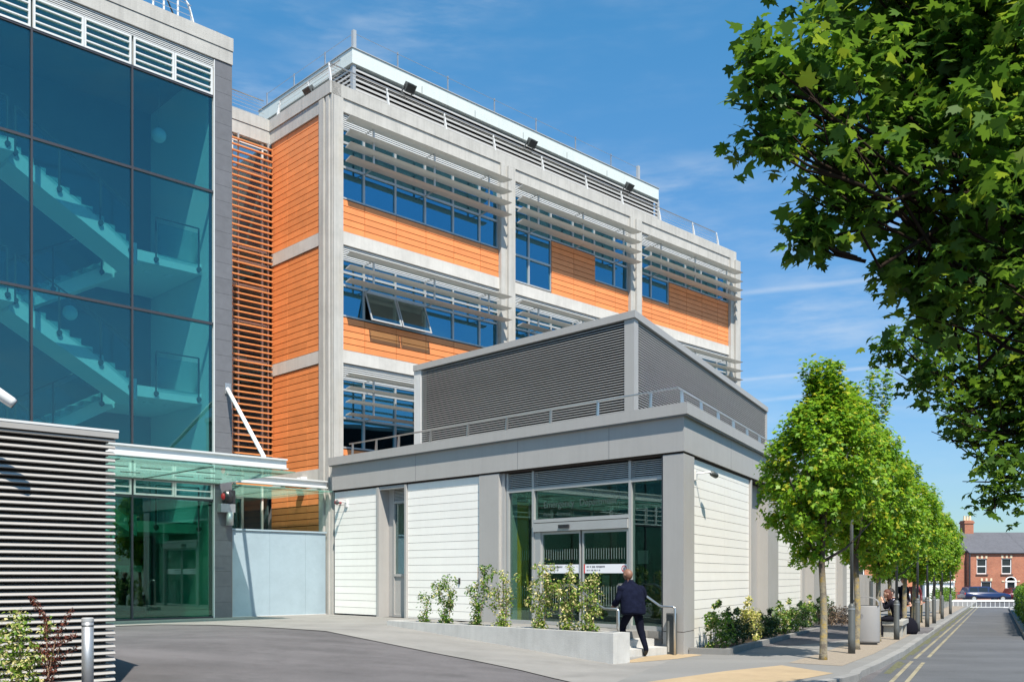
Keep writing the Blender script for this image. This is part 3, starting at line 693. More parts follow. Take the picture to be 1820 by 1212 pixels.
def guard(pts, o):
    g = MB()
    g.path([p3(fp(FA, a, o), z + 1.0) for a, z in pts], .022, 6)
    for a, z in pts: g.hexa(FA, a - .02, a + .02, o - .015, o + .015, z - .25, z + 1.0); g.path([p3(fp(FA, a, o), z - .17), p3(fp(FA, a, o + .05), z - .17)], .07, 8); 
    g = g.build('guard_rail', 'lamp_grey', gb)
    mb = MB(); P = [(a, z) for a, z in pts]
    for (a0, z0), (a1, z1) in zip(P, P[1:]):
        vs = []
        for oo in (o + .02, o + .03):
            for a, z in ((a0 + .04, z0 - .05), (a1 - .04, z1 - .05), (a1 - .04, z1 + .85), (a0 + .04, z0 + .85)): p = fp(FA, a, oo); vs.append((p.x, p.y, z))
        mb.add(vs, [(0, 1, 2, 3), (7, 6, 5, 4), (0, 4, 5, 1), (1, 5, 6, 2), (2, 6, 7, 3), (3, 7, 4, 0)])
    mb.build('guard_glass', 'glass_guard', g)
for zf in (12.39, 8.69, 4.99):
    flight(-8.95, zf, -5.72, zf - 1.85, -1.9, -.78); flight(-8.95, zf - 3.7, -5.72, zf - 1.85, -3.6, -2.3)
    guard([(-8.8, zf), (-7.75, zf - .62), (-6.7, zf - 1.22), (-5.9, zf - 1.75)], -.76); guard([(-5.2, zf - 1.85), (-3.95, zf - 1.85)], -.74)
    guard([(-8.6, zf - 3.5), (-7.4, zf - 2.8), (-6.1, zf - 2.05)], -2.25)
    guard([(-16.5, zf), (-14, zf), (-11.5, zf), (-9.1, zf)], -.36)
for (a, o, z) in ((-5.0, -1.0, 13.95), (-6.9, -2.4, 8.9), (-4.6, -1.7, 2.75), (-6.5, -1.9, 2.75)):
    t = thing('globe_lamp', {13.95: 'pale hanging globe lamp in the upper glass bay', 8.9: 'hanging globe lamp behind the lower glass bay of the stair'}.get(z, 'round lamp behind the ground floor glass, ' + ('nearer the stone edge' if a > -5 else 'farther from the stone edge')), 'lamp', p3(fp(FA, a, o), z - .2))
    MB().ball(p3(fp(FA, a, o), z), .2, .2, .2, 20, 12).build('globe', 'sign_white', t, True); MB().path([p3(fp(FA, a, o), z + .19), p3(fp(FA, a, o), z + (1.4 if z > 5 else .12))], .008, 5).build('cord', 'galv', t)
for z in (10.22, 6.52):
    for a in (-5.1, -4.5): part('downlight', FA, a - .1, a + .1, -1.6, -1.4, z, z + .02, 'sign_white', gb)
# lobby furniture seen through the ground floor glass
mb = MB(); mb.hexa(FA, -6.4, -4.2, -3.9, -3.8, .45, 2.7); mb.build('inner_doors', 'room_dark', gb)
mb = MB(); mb.hexa(FA, -5.35, -5.27, -3.8, -3.74, .45, 2.7); mb.hexa(FA, -4.2, -4.1, -3.8, -3.6, .45, 2.9); mb.build('inner_door_frame', 'galv', gb)
part('notice_strip', FA, -5.2, -4.3, -3.79, -3.785, 1.75, 1.95, 'sign_white', gb)
# roof railing and ladder hoop of the glass block
rail = MB(); rail.path([p3(fp(FA, a, -.3), 17.62) for a in (GL, -4.55)], .022, 6)
for z in (17.04, 17.2, 17.36, 17.5): rail.path([p3(fp(FA, a, -.25), z) for a in (GL, -4.4)], .007, 4)
rail = rail.build('roof_railing', 'steel', gb)
MB().hexs(FA, [(-.10, 16.88), (-.28, 16.88), (-.32, 17.2), (-.42, 17.6), (-.62, 17.82), (-.56, 17.70), (-.36, 17.45), (-.2, 17.1)], -4.40, -4.36).build('railing_post', 'alu_white', rail)
for a in (-4.75, -5.15, -5.45): MB().path([p3(fp(FA, a, -.35), 16.88), p3(fp(FA, a, -.35), 18.3)], .03, 8).build('railing_post', 'alu_white', rail)
MB().path([p3(fp(FA, -4.4, -.3), 17.75), p3(fp(FA, -5.1, -.6), 17.9), p3(fp(FA, -4.4, -1.4), 17.75)], .025, 6).build('ladder_hoop', 'lamp_grey', rail)
MB().hexa(FA, -3.72, -3.66, -.2, -.14, 16.88, 17.02).build('roof_sensor', 'lamp_grey', gb)
# ------------------------------------------------------------------ glass canopies
cn = thing('glass_canopy', 'large green glass canopy hung from a white beam in front of the stair block', 'canopy', p3(fp(FA, -6, 2), 4.1))
CAF = -12.6
for c, (a0, a1) in enumerate(((-5.9, -3.72), (-8.1, -5.92), (-10.3, -8.12), (CAF, -10.32))): part('glass_panel', FA, a0, a1, .06, 4.05, 4.225, 4.25, 'glass_canopy', cn)
mb = MB(); mb.hexa(FA, CAF, -3.72, 3.52, 3.68, 4.56, 4.60); mb.hexa(FA, CAF, -3.72, 3.58, 3.62, 4.36, 4.56); mb.hexa(FA, CAF, -3.72, 3.50, 3.72, 4.33, 4.36); mb.build('beam', 'alu_white', cn)
mb = MB(); mb.hexa(FA, CAF, -3.72, .02, .10, 4.19, 4.29)
for a in (-5.91, -8.11, -10.31): mb.hexa(FA, a - .012, a + .012, .1, 4.0, 4.20, 4.222)
for a in (-4.6, -5.4, -6.8, -7.6):
    for o in (1.4, 2.6): mb.hexa(FA, a - .25, a + .25, o, o + .015, 4.20, 4.22)
mb.build('glazing_bar', 'lamp_grey', cn)
for a in (-4.34,):
    MB().path([p3(fp(FA, -3.46 if a > -5 else -8.65, .02), 6.93), p3(fp(FA, a, 3.6), 4.60)], .055, 12).build('strut', 'white_paint', cn, True)
    aa = -3.46 if a > -5 else -8.65
    MB().hexa(FA, aa - .09, aa + .09, .021, .06, 6.78, 7.08).build('strut_plate', 'galv', cn)
cn2 = thing('small_glass_canopy', 'smaller glass canopy with grey beam in the recess behind the hoarding', 'canopy', p3(fp(FA, -1.6, -1), 4.1))
mb = MB(); mb.hexa(FA, -3.3, -.2, -.02, .14, 4.50, 4.54); mb.hexa(FA, -3.3, -.2, .03, .07, 4.34, 4.50); mb.hexa(FA, -3.3, -.2, -.03, .16, 4.30, 4.34); mb.build('beam', 'alu_white', cn2)
for a0, a1 in ((-3.3, -1.62), (-1.6, -.08)): part('glass_panel', FA, a0, a1, -3.45, .30, 4.20, 4.225, 'glass_canopy', cn2)
mb = MB()
for a in (-3.2, -1.61, -.35): mb.hexa(FA, a - .04, a + .04, -3.4, -.04, 4.26, 4.34)
mb.build('rafter', 'alu_white', cn2)
# recess shopfront below the small canopy
rc = thing('recess_glazing', 'dark glazed screen in the recess behind the pale blue hoarding', 'glazing', p3(fp(FS, -2, .5), .45))
mb = MB()
for a in (-3.25, -2.3, -1.3): mb.hexa(FS, a - .04, a + .04, .4, .5, .45, 4.2)
for z in (3.1, 4.15): mb.hexa(FS, -3.3, -1.3, .39, .51, z - .04, z + .04)
mb.build('frame', 'galv', rc); part('pane', FS, -3.3, -1.3, .44, .45, .45, 4.15, 'glass_stair', rc); part('back_panel', FS, -3.3, -1.3, .0, .05, .45, 4.15, 'room_dark', rc)
# siren / lamp fittings on the stone pier
mb = MB(); mb.hexa(FA, -3.78, -3.34, .02, .26, 3.42, 3.66); t = thing('wall_sounder', 'red and black alarm unit above a grey lamp on the dark stone pier', 'alarm', p3(fp(FA, -3.55, .1), 3.2)); mb.build('bracket_box', 'galv', t)
MB().path([p3(fp(FA, -3.48, .2), 3.42), p3(fp(FA, -3.48, .2), 3.06)], .10, 14).build('lamp_can', 'alu', t, True)
mb = MB(); c0 = p3(fp(FA, -3.55, .2), 3.86); mb.ball(c0, .16, .16, .19, 12, 8); mb.hexa(FA, -3.5, -3.33, .0, .24, 3.68, 4.05); mb.build('sounder', 'black_plastic', t); MB().ball(c0 + Vector((-.08, -.10, 0)), .08, .08, .10, 10, 7).build('beacon', 'red', t, True)
# ------------------------------------------------------------------ pale blue hoarding
ho = thing('hoarding', 'pale blue painted plywood hoarding between the stone pier and the concrete column', 'hoarding', p3(fp(FA, -1.75, -.1), .43))
for a0, a1 in ((-3.26, -2.05), (-2.045, -.84), (-.835, -.12)): part('sheet', FA, a0, a1, -.14, -.1, .47, 2.93, 'hoarding', ho)
part('top_rail', FA, -3.27, -.1, -.16, -.06, 2.94, 2.99, 'hoarding', ho); part('end_batten', FA, -3.29, -3.262, -.13, -.07, .45, 2.94, 'wood', ho); part('foot_rail', FA, -3.26, -.1, -.13, -.09, .44, .468, 'white_paint', ho)
# ------------------------------------------------------------------ louvred screen in the left foreground
SC = v2(-4.99, 12.0); FSC = (SC, U, -V); z0 = zg(SC) - .02
sc = thing('louvred_screen', 'grey brown louvred enclosure of wide horizontal slats in the left foreground', 'screen', p3(fp(FSC, -1.2, -.5), z0))
n = 45; zt = 3.46; pitch = .0828; q8 = .8
part('core', FSC, -3.4, -.06, -2.4, -.12, z0, zt - .06, 'screen_void', sc)
for i in range(n):
    z = zt - .08 - (i + 1) * pitch + .016
    if z < z0: break
    prof = [(-.08, z + .036), (-.03, z + .050), (.028, z + .028), (.04, z + .008), (.016, z - .003), (-.08, z + .024)]
    MB().hexs(FSC, prof, -3.4, -.0).build('slat', 'screen_slat', sc)
    FSE = (fp(FSC, 0, 0), V, U)
    MB().hexs((fp(FSC, -.05, -.1), V, U), [(-.08, z + .036), (.024, z + .050), (.04, z + .024), (.016, z - .003), (-.08, z + .024)], .02, 2.3).build('slat', 'screen_slat', sc)
part('cap', FSC, -3.45, .03, -2.4, .06, zt - .10, zt - .03, 'screen_slat', sc); part('coping', FSC, -3.45, .035, -2.4, .065, zt - .028, zt, 'alu_white', sc)
# camera on its pole by the screen
q = fp(FSC, -1.62, .5)
cc = thing('pole_camera', 'grey bullet camera on a pole at the left edge above the louvred screen', 'camera', p3(fp(FSC, -1.95, .55), z0))
MB().path([p3(fp(FSC, -1.72, .45), z0), p3(fp(FSC, -1.72, .45), 3.85)], .06, 12).build('pole', 'galv', cc, True)
a, b = p3(fp(FSC, -1.62, .5), 3.76), p3(fp(FSC, -1.33, .55), 3.56)
MB().path([a, a.lerp(b, .15), a.lerp(b, .9), b], [.04, .062, .062, .055], 12).build('housing', 'alu_white', cc, True); MB().path([b, b.lerp(a, -.03)], .055, 12).build('lens', 'black_plastic', cc)
MB().path([p3(fp(FSC, -1.72, .45), 3.74), a], .025, 8).build('arm', 'galv', cc)
# bollard
bp = v2(-4.88, 11.0); bz = zg(bp) - .014
bo = thing('bollard', 'round galvanised steel bollard standing in front of the louvred screen', 'bollard', p3(bp, bz))
MB().path([p3(bp, bz), p3(bp, 1.12)], .065, 20).build('tube', 'galv', bo, True); MB().path([p3(bp, 1.12), p3(bp, 1.155), p3(bp, 1.165)], [.068, .068, .055], 20).build('cap', 'alu', bo)
MB().path([p3(bp, 1.065), p3(bp, 1.08)], .067, 20).build('band', 'lamp_grey', bo)
# ------------------------------------------------------------------ the entrance pavilion
pv = thing('entrance_pavilion', 'low white boarded entrance pavilion with grey metal fascia and automatic doors', 'building', p3(K + V * 5 + U * 5, 0))
TL, SR = 12.98, 26.2          # length of the front and of the street side
def line_off(o, t0=0., s1=0.):   # polyline around the corner, offset outwards by o
    a = fp(FF, TL + t0, o); c = fp(FW, SR + s1, o)
    # intersection of the two offset lines
    p, r = fp(FF, 0, o), V; q, w = fp(FW, 0, o), W
    k = ((q.x - p.x) * w.y - (q.y - p.y) * w.x) / (r.x * w.y - r.y * w.x)
    return [a, p + r * k, c]
def band(name, o0, o1, z0, z1, m, t0=0., s1=0.):
    A, B = line_off(o1, t0, s1), line_off(o0, t0, s1)
    return MB().prism(A + B[::-1], z0, z1).build(name, m, pv)
band('parapet', -.30, .13, 4.98, 5.22, 'grey_metal', .05); band('parapet_drip', -.2, .10, 4.955, 4.978, 'grey_metal_dark', .04); band('fascia', -.30, .02, 4.235, 4.954, 'grey_metal'); band('soffit_gap', -.25, -.03, 4.19, 4.234, 'joint')
MB().prism(line_off(-.31) + [fp(FW, SR, -10), fp(FF, TL, -6)], 4.5, 4.7).build('roof', 'roofing', pv)
for t in (8.9, 4.9, 2.0): part('fascia_seam', FF, t - .006, t + .006, .02, .0225, 4.24, 4.95, 'grey_metal_dark', pv)
for s in (3.9, 8.1, 12.3, 16.5): part('fascia_seam', FW, s - .006, s + .006, .02, .0225, 4.24, 4.95, 'grey_metal_dark', pv)
# corner pillar and piers
def poly_pillar(t1, s1, o, z0, z1, m, name='corner_pillar'):
    a = fp(FF, t1, o); L = line_off(o); c = fp(FW, s1, o); return MB().prism([a, L[1], c, fp(FW, s1, -.3), fp(FF, t1, -.3)], z0, z1).build(name, m, pv)
poly_pillar(.53, .79, .0, .475, 4.19, 'grey_metal'); poly_pillar(.53, .79, -.006, .46, .475, 'joint', 'pillar_joint'); poly_pillar(.53, .79, .0, -.1, .46, 'grey_metal', 'pillar_base')
part('pier', FF, 5.60, 6.33, -.4, .0, .2, 4.19, 'grey_metal', pv)
part('pier', FF, 5.49, 5.598, -.4, -.10, .2, 4.19, 'alu', pv)
# white boards
def wboards(fr, x0, x1, cols, zlo):
    part('board_backing', fr, x0 + .01, x1 - .01, -.18, -.098, zlo, 4.18, 'joint_pale', pv)
    h = .205; z = 4.185
    while z > zlo + .03:
        zb = max(zlo, z - h)
        for i in range(len(cols) - 1): part('white_board', fr, cols[i] + .003, cols[i + 1] - .003, -.098, -.06, zb + .005, z - .005, 'white_board', pv)
        z = zb
wboards(FF, 6.36, 9.34, [6.36, 7.95, 9.34], .46); wboards(FF, 10.74, 12.95, [10.74, 12.95], .49)
for i, (x0, x1) in enumerate(((.80, 6.13), (9.72, 13.58), (18.82, 21.4), (24.2, 26.1))): wboards(FW, x0, x1, [x0, x0 + (x1 - x0) * .52, x1] if i == 0 else [x0, x1], -.15 if i == 0 else -.3)
# window bay on the front
part('window_jamb', FF, 10.62, 10.735, -.45, .0, .45, 4.18, 'grey_metal', pv); part('window_jamb', FF, 9.345, 9.43, -.45, .0, .45, 4.18, 'grey_metal', pv)
part('jamb_lining', FF, 10.33, 10.618, -.42, -.36, .46, 4.18, 'grey_metal', pv); part('lintel', FF, 9.44, 10.61, -.42, -.02, 4.1, 4.185, 'grey_metal', pv)
wf = MB()
for t in (9.44, 10.28): wf.hexa(FF, t, t + .05, -.40, -.30, .46, 4.1)
for z in (.46, 1.62, 3.70): wf.hexa(FF, 9.49, 10.28, -.40, -.29, z, z + .07)
wf = wf.build('window', 'grey_metal', pv); part('pane', FF, 9.49, 10.28, -.36, -.35, 1.69, 3.70, 'glass_pale', wf); part('lower_panel', FF, 9.49, 10.28, -.36, -.33, .53, 1.62, 'grey_metal', wf)
for i in range(8): z = 3.775 + i * .04; MB().hexs(FF, [(-.38, z + .02), (-.32, z), (-.32, z + .018), (-.38, z + .034)], 9.49, 10.28).build('vent_slat', 'slat_grey', wf)
mb = MB(); mb.hexa(FF, 9.4, 10.7, -2.6, -2.5, .4, 4.15); mb.hexa(FF, 10.7, 10.8, -2.6, -.45, .4, 4.15); mb.hexa(FF, 9.3, 9.4, -2.6, -.45, .4, 4.15); mb.hexa(FF, 9.4, 10.7, -2.6, -.4, .3, .45); mb.hexa(FF, 9.4, 10.7, -2.6, -.4, 4.1, 4.18); mb.build('side_room', 'room_light', pv)
mb = MB(); mb.hexa(FF, 9.5, 10.1, -1.6, -1.5, .45, 2.3); mb.build('room_partition', 'hoarding', pv); part('room_panel', FF, 9.72, 9.98, -1.49, -1.47, 1.2, 2.15, 'stripe', pv)
# entrance glazing
GO = -.20
gl = MB()
for t in (.62, 1.54, 4.54, 5.43): gl.hexa(FF, t - .035, t + .035, GO - .08, GO + .06, .45, 4.18)
for z in (3.74,): gl.hexa(FF, .66, 5.40, GO - .08, GO + .055, z - .04, z + .04)
for t0, t1 in ((.66, 1.50), (4.58, 5.40)): gl.hexa(FF, t0, t1, GO - .08, GO + .05, .45, .55)
gl.hexa(FF, 1.58, 4.50, GO - .10, GO + .10, 2.70, 2.90); gl.hexa(FF, 1.58, 4.50, GO - .08, GO + .07, 2.92, 3.0)
gl.hexa(FF, 4.30, 4.50, GO - .08, GO + .04, .46, 2.69); gl.hexa(FF, 1.58, 1.64, GO - .08, GO + .04, .46, 2.69)
gl = gl.build('entrance_frame', 'alu', pv)
part('reveal', FF, .535, .58, -.5, -.02, .2, 4.18, 'dark_frame', pv)
for t0, t1, z0, z1 in ((.655, 1.505, .55, 3.70), (4.575, 5.395, .55, 3.70), (1.575, 4.505, 3.0, 3.70)): part('pane', FF, t0, t1, GO - .02, GO - .008, z0, z1, 'glass_lobby', gl)
for t0, t1 in ((1.64, 2.99), (3.05, 4.30)):
    d = MB(); d.hexa(FF, t0, t0 + .035, GO - .06, GO - .0, .47, 2.69); d.hexa(FF, t1 - .035, t1, GO - .06, GO, .47, 2.69); d.hexa(FF, t0 + .035, t1 - .035, GO - .06, GO, .47, .55); d.hexa(FF, t0 + .035, t1 - .035, GO - .06, GO, 2.63, 2.69)
    d = d.build('sliding_door', 'alu', gl); part('door_pane', FF, t0 + .035, t1 - .035, GO - .04, GO - .028, .55, 2.63, 'glass_lobby', d)
    part('door_sign', FF, t0 + .036, t1 - .036, GO - .026, GO - .02, 1.70, 1.905, 'sign_white', d)
    mb = MB(); random.seed(3)
    for (zc, w, hh) in ((1.845, .56, .045), (1.765, .40, .035)):
        x = t1 - .12
        while x > t1 - .12 - w:
            cw = random.uniform(.015, .035); mb.hexa(FF, x - cw, x, GO - .0195, GO - .018, zc - hh / 2 * random.uniform(.5, 1), zc + hh / 2); x -= cw + random.choice((.008, .008, .03))
    tag(mb.build('sign_lettering', 'sign_text', d), kind='stuff')
part('door_sign_edge', FF, 2.92, 2.954, GO - .0265, GO - .0185, 1.70, 1.905, 'red', gl)
def disc(fr, t, o, z, r, r2, m, parent, name, k=24):
    mb = MB(); b = 0
    for rr in (r, r2):
        for i in range(k): th = 2 * math.pi * i / k; p = fp(fr, t + rr * math.cos(th), o); mb.v.append((p.x, p.y, z + rr * math.sin(th)))
    for i in range(k): mb.face([i, (i + 1) % k, k + (i + 1) % k, k + i])
    return mb.build(name, m, parent)
disc(FF, 1.76, GO - .017, 1.80, .075, .056, 'red', gl, 'prohibition_ring')
mb = MB()
for k in range(2):
    pts = [(-.05, .05), (-.04, .06), (.05, -.05), (.04, -.06)] if k == 0 else [(-.018, -.04), (.018, -.04), (.03, .01), (0, .045), (-.03, .01)]
    vs = []
    for a, b in pts: p = fp(FF, 1.76 + a, GO - .0165 + .001 * k); vs.append((p.x, p.y, 1.80 + b))
    mb.add(vs, [tuple(range(len(vs)))], k)
mb.build('prohibition_symbol', ['red', 'sign_text'], gl)
part('door_sensor', FF, 3.30, 3.62, GO + .10, GO + .15, 2.76, 2.84, 'black_plastic', gl)
mb = MB()                                       # manifestation dots on the glass
for z0, z1 in ((2.02, 2.27), (.95, 1.40)):
    t = 1.68
    while t < 5.35:
        if not (2.97 < t < 3.07 or 4.28 < t < 4.6): mb.hexa(FF, t, t + .009, GO - .0275, GO - .0265, z0, z1)
        t += .075
tag(mb.build('glass_manifestation', 'frit', gl), kind='stuff')
# lettering on the glass above the doors (read from outside)
def lettering(txt, size, tL, z, m, parent, name, fr=FF, o=GO - .004):
    cu = bpy.data.curves.new(name, 'FONT'); cu.body = txt; cu.size = size; cu.extrude = .001
    ob = bpy.data.objects.new(name, cu); COL.objects.link(ob); dg = bpy.context.evaluated_depsgraph_get(); me = bpy.data.meshes.new_from_object(ob.evaluated_get(dg))
    mb = MB(); mb.v = []
    for v in me.vertices: p = fp(fr, tL - v.co.x, o + v.co.z); mb.v.append((p.x, p.y, z + v.co.y))
    for f in me.polygons: mb.face(list(f.vertices))
    bpy.data.objects.remove(ob); bpy.data.meshes.remove(me); return mb.build(name, m, parent)
for w_, x_, q_, z_ in (('Emergency', 4.24, .225, 3.27), ('Department', 3.08, .225, 3.27), ('Patient', 4.24, .12, 3.07), ('Entrance', 3.80, .12, 3.07)): lettering(w_, q_, x_, z_, 'vinyl', gl, 'glass_lettering')
for i in range(9):
    z = 3.79 + i * .043; MB().hexs(FF, [(GO - .05, z + .022), (GO + .03, z), (GO + .03, z + .018), (GO - .05, z + .036)], .66, 5.40).build('transom_slat', 'alu', gl)
part('transom_back', FF, .66, 5.40, GO - .12, GO - .1, 3.78, 4.18, 'slat_void', gl)
part('plinth', FF, .54, 1.6, GO - .3, GO + .03, -.05, .45, 'grey_metal', pv)
# lobby
lob = [PF(.75, -.4), PF(5.5, -.4), PF(5.5, -3.6), PF(2.0, -3.6)]
mb = MB(); mb.hexa(FF, 2.0, 6.3, -3.75, -3.6, .3, 4.2); mb.prism([lob[0], lob[3], lob[3] + V * .08, lob[0] + V * .08], .3, 4.2); mb.hexa(FF, 5.5, 5.56, -3.6, -.4, .3, 4.2); mb.build('lobby_wall', 'room_dark', pv)
mb = MB(); mb.hexa(FF, 2.2, 5.0, -3.59, -3.5, .45, 4.1); mb.build('lobby_back', 'room_dark', pv)
mb = MB(); mb.hexa(FF, 4.6, 5.42, -3.5, -3.4, .45, 4.1); mb.build('lobby_partition', 'wood', pv)
part('yellow_wall', FF, 5.40, 5.47, -.86, -.46, .455, 3.5, 'yellow_wall', pv); part('inner_lining', FF, 5.40, 5.47, -.455, -.29, .455, 3.7, 'room_light', pv); part('timber_wall', FF, 5.40, 5.47, -3.39, -.865, .455, 4.0, 'wood', pv)
MB().prism([PF(.62, -.1), PF(5.5, -.1), lob[2], lob[3]], .3, .455).build('lobby_floor', 'apron', pv); MB().prism(lob, 4.05, 4.18).build('lobby_ceiling', 'room_light', pv)
for t, w, z0, z1 in ((3.6, .35, 1.95, 2.3), (2.0, .55, 1.9, 2.3)): part('inner_window', FF, t, t + w, -3.49, -3.47, z0, z1, 'room_light', pv)
part('poster', FF, 4.85, 5.1, -3.39, -3.38, 1.15, 1.65, 'room_light', pv); part('alarm_point', FF, 5.2, 5.28, -3.39, -3.35, 1.75, 1.85, 'red', pv)
# street side recessed bays with grey panels and piers
for (x0, xf, xp, x1) in ((6.14, 6.63, 8.21, 9.71), (13.59, 14.01, 15.9, 18.8), (21.42, 21.8, 23.0, 24.19)):
    part('bay_reveal', FW, x0 + .002, x0 + .10, -.45, .0, -.2, 4.18, 'grey_metal', pv); part('bay_window', FW, x0 + .11, xf + .02, -.44, -.40, .9, 4.0, 'car_glass', pv); part('bay_frame', FW, x0 + .11, xf + .02, -.45, -.38, -.2, .9, 'grey_metal', pv)
    part('bay_panel', FW, xf + .03, xp, -.45, -.30, -.2, 4.18, 'grey_metal', pv); part('bay_pier', FW, xp + .002, min(x1 - .01, xp + 1.45), -.45, -.0, -.2, 4.18, 'grey_metal', pv)
    if x1 - xp > 1.6: part('bay_panel', FW, xp + 1.46, x1 - .005, -.45, -.28, -.2, 4.18, 'grey_metal', pv)
part('core_wall', FW, .8, SR, -.75, -.47, -.3, 4.5, 'room', pv); part('core_wall', FF, 5.5, TL, -.75, -.5, .2, 4.5, 'room', pv) if 0 else None
part('end_wall', FW, SR - .1, SR, -8, -.05, -.4, 5.0, 'white_board', pv)
part('terrace', FF, 1.02, 6.6, -.3, 2.2, -.05, .462, 'apron', pv)
for k, (t, z) in enumerate(((.32, .155), (.67, .31))): part('step', FF, t, t + .37, .12, 2.2, -.05, z, 'planter', pv)
# roof railing of the pavilion
L0 = line_off(-.12)
rail = MB(); cor = L0[1]
rail.path([p3(fp(FF, 12.4, -.22), 5.62), p3(line_off(-.22)[1], 5.62), p3(fp(FW, 15, -.22), 5.62)], .022, 8)
rail = rail.build('roof_railing', 'steel', pv)
for t in (12.23, 11.03, 9.96, 8.53, 7.0, 5.53, 4.01, 2.53, 1.02): MB().hexs(FF, [(-.16, 5.21), (-.24, 5.21), (-.25, 5.63), (-.20, 5.63)], t - .018, t + .018).build('railing_post', 'steel', rail)
for s in (.6, 2.1, 3.6, 5.1, 6.6, 8.1, 9.6, 11.2, 13): MB().hexs(FW, [(-.16, 5.21), (-.24, 5.21), (-.25, 5.63), (-.20, 5.63)], s - .018, s + .018).build('railing_post', 'steel', rail)
# ------------------------------------------------------------------ louvred plant enclosure on the pavilion roof
XF = 1.5
apex = K + U * XF + V * 2.51; EF = (apex, V, -U); EW = (apex, W, WN); ZT = 7.93
en = thing('plant_enclosure', 'dark grey louvred plant enclosure on the pavilion roof', 'plant enclosure', p3(apex + V * 4 + U * 3, 4.7))
EL, ER = 8.35, 14.7
def eoff(o):
    p, r = fp(EF, 0, o), V; q, w = fp(EW, 0, o), W; k = ((q.x - p.x) * w.y - (q.y - p.y) * w.x) / (r.x * w.y - r.y * w.x); return p + r * k
MB().prism([fp(EF, EL, .06), eoff(.06), fp(EW, ER, .06), fp(EW, ER, -.25), eoff(-.25), fp(EF, EL, -.25)], ZT - .17, ZT).build('coping', 'grey_metal', en)
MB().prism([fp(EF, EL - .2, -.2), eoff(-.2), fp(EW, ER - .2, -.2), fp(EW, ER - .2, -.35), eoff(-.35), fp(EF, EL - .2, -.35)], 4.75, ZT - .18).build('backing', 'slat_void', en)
MB().prism([fp(EF, .27, .02), eoff(.02), fp(EW, .27, .02), fp(EW, .27, -.15), fp(EF, .27, -.15)], 4.72, ZT - .175).build('corner_post', 'grey_metal', en)
part('corner_post', EF, EL - .32, EL, -.2, .02, 4.72, ZT - .175, 'alu_white', en); part('corner_post', EW, ER - .2, ER, -.2, .02, 4.72, ZT - .175, 'grey_metal', en)
ns = 48; ph = (ZT - .19 - 4.78) / ns
for i in range(ns):
    z = 4.78 + i * ph; prof = [(-.10, z + ph * .50), (.0, z + ph * .02), (.0, z + ph * .26), (-.10, z + ph * .74)]
    MB().hexs(EF, prof, .275, EL - .33).build('slat', 'slat_grey', en); MB().hexs(EW, prof, .275, ER - .21).build('slat', 'slat_grey', en)
# ------------------------------------------------------------------ planter wall, handrails, fittings
pl = thing('planter', 'long pale concrete planter wall tapering into the rising forecourt', 'planter', p3(fp(FF, 3, 2.5), .0))
part('front_wall', FF, -.36, 6.6, 2.58, 2.71, -.1, .575, 'planter', pl); part('end_wall', FF, -.36, -.22, 2.22, 2.578, -.1, .574, 'planter', pl); part('back_wall', FF, -.218, 6.6, 2.22, 2.32, -.1, .573, 'planter', pl)
part('end_wall', FF, 6.46, 6.6, 2.322, 2.578, .2, .574, 'planter', pl); part('soil', FF, -.21, 6.45, 2.33, 2.57, .1, .53, 'soil', pl)
def handrail(o, label, t0=.06):
    t = thing('handrail', label, 'handrail', p3(fp(FF, 1, o), 0), 'stainless handrails beside the entrance steps')
    g = lambda t_, z: p3(fp(FF, t_, o), z)
    MB().path([g(t0, .0), g(t0, .97), g(t0 + .03, 1.0), g(t0 + .34, 1.0), g(t0 + .4, 1.02), g(t0 + 1.15, 1.44), g(t0 + 1.21, 1.45), g(t0 + 1.5, 1.45), g(t0 + 1.53, 1.43), g(t0 + 1.53, .46)], .024, 10).build('rail', 'steel', t, True)
    return t
handrail(.22, 'stainless handrail against the entrance glazing, right of the steps'); handrail(2.12, 'stainless handrail along the planter, left of the steps', .0)
kp = thing('intercom_post', 'dark grey slim intercom panel post beside the corner pillar', 'intercom', p3(fp(FF, .25, .12), 0))
part('panel', FF, .12, .34, .06, .14, .0, .86, 'lamp_grey', kp); part('strip', FF, .26, .30, .141, .146, .05, .7, 'steel', kp)
def bullet(fr, l, z, label, arm=.22, side=.0):
    b = thing('wall_camera', label, 'camera', p3(fp(fr, l, 0), z - .2))
    A, B, Cc = p3(fp(fr, l, -.05), z), p3(fp(fr, l + side * .3, arm), z + .03), p3(fp(fr, l + side, arm + .05), z - .02)
    MB().hexa(fr, l - .05, l + .05, -.059, -.01, z - .14, z + .06).build('mount', 'alu_white', b); MB().path([A, B, B.lerp(Cc, .3)], .018, 8).build('arm', 'alu_white', b)
    d = (Cc - B).normalized(); MB().path([B.lerp(Cc, .2), B.lerp(Cc, .35), Cc, Cc + d * .02], [.045, .062, .062, .04], 12).build('housing', 'lamp_grey', b, True)
bullet(FW, 1.02, 3.86, 'wall camera on a curved arm at the top of the white street side', .25, .42)
bullet(FF, 12.3, 3.84, 'small dark bullet camera on the white boards by the concrete column', .2, .1)
mb = MB(); p = p3(fp(FF, 12.62, .09), 3.85); mb.ball(p, .07, .07, .075, 12, 8); mb.path([p3(fp(FF, 12.62, -.059), 3.85), p], .045, 10); tag(mb.build('alarm_beacon', 'red_glow', None, True), 'small red round beacon beside the bullet camera on white boards', 'beacon')
mb = MB(); mb.hexa(FF, 7.12, 7.17, -.059, -.03, 1.42, 1.58); mb.hexa(FF, 7.13, 7.16, -.03, -.02, 1.5, 1.57); tag(mb.build('card_reader', 'black_plastic'), 'tiny black card reader on the white boards above the shrubs', 'card reader')
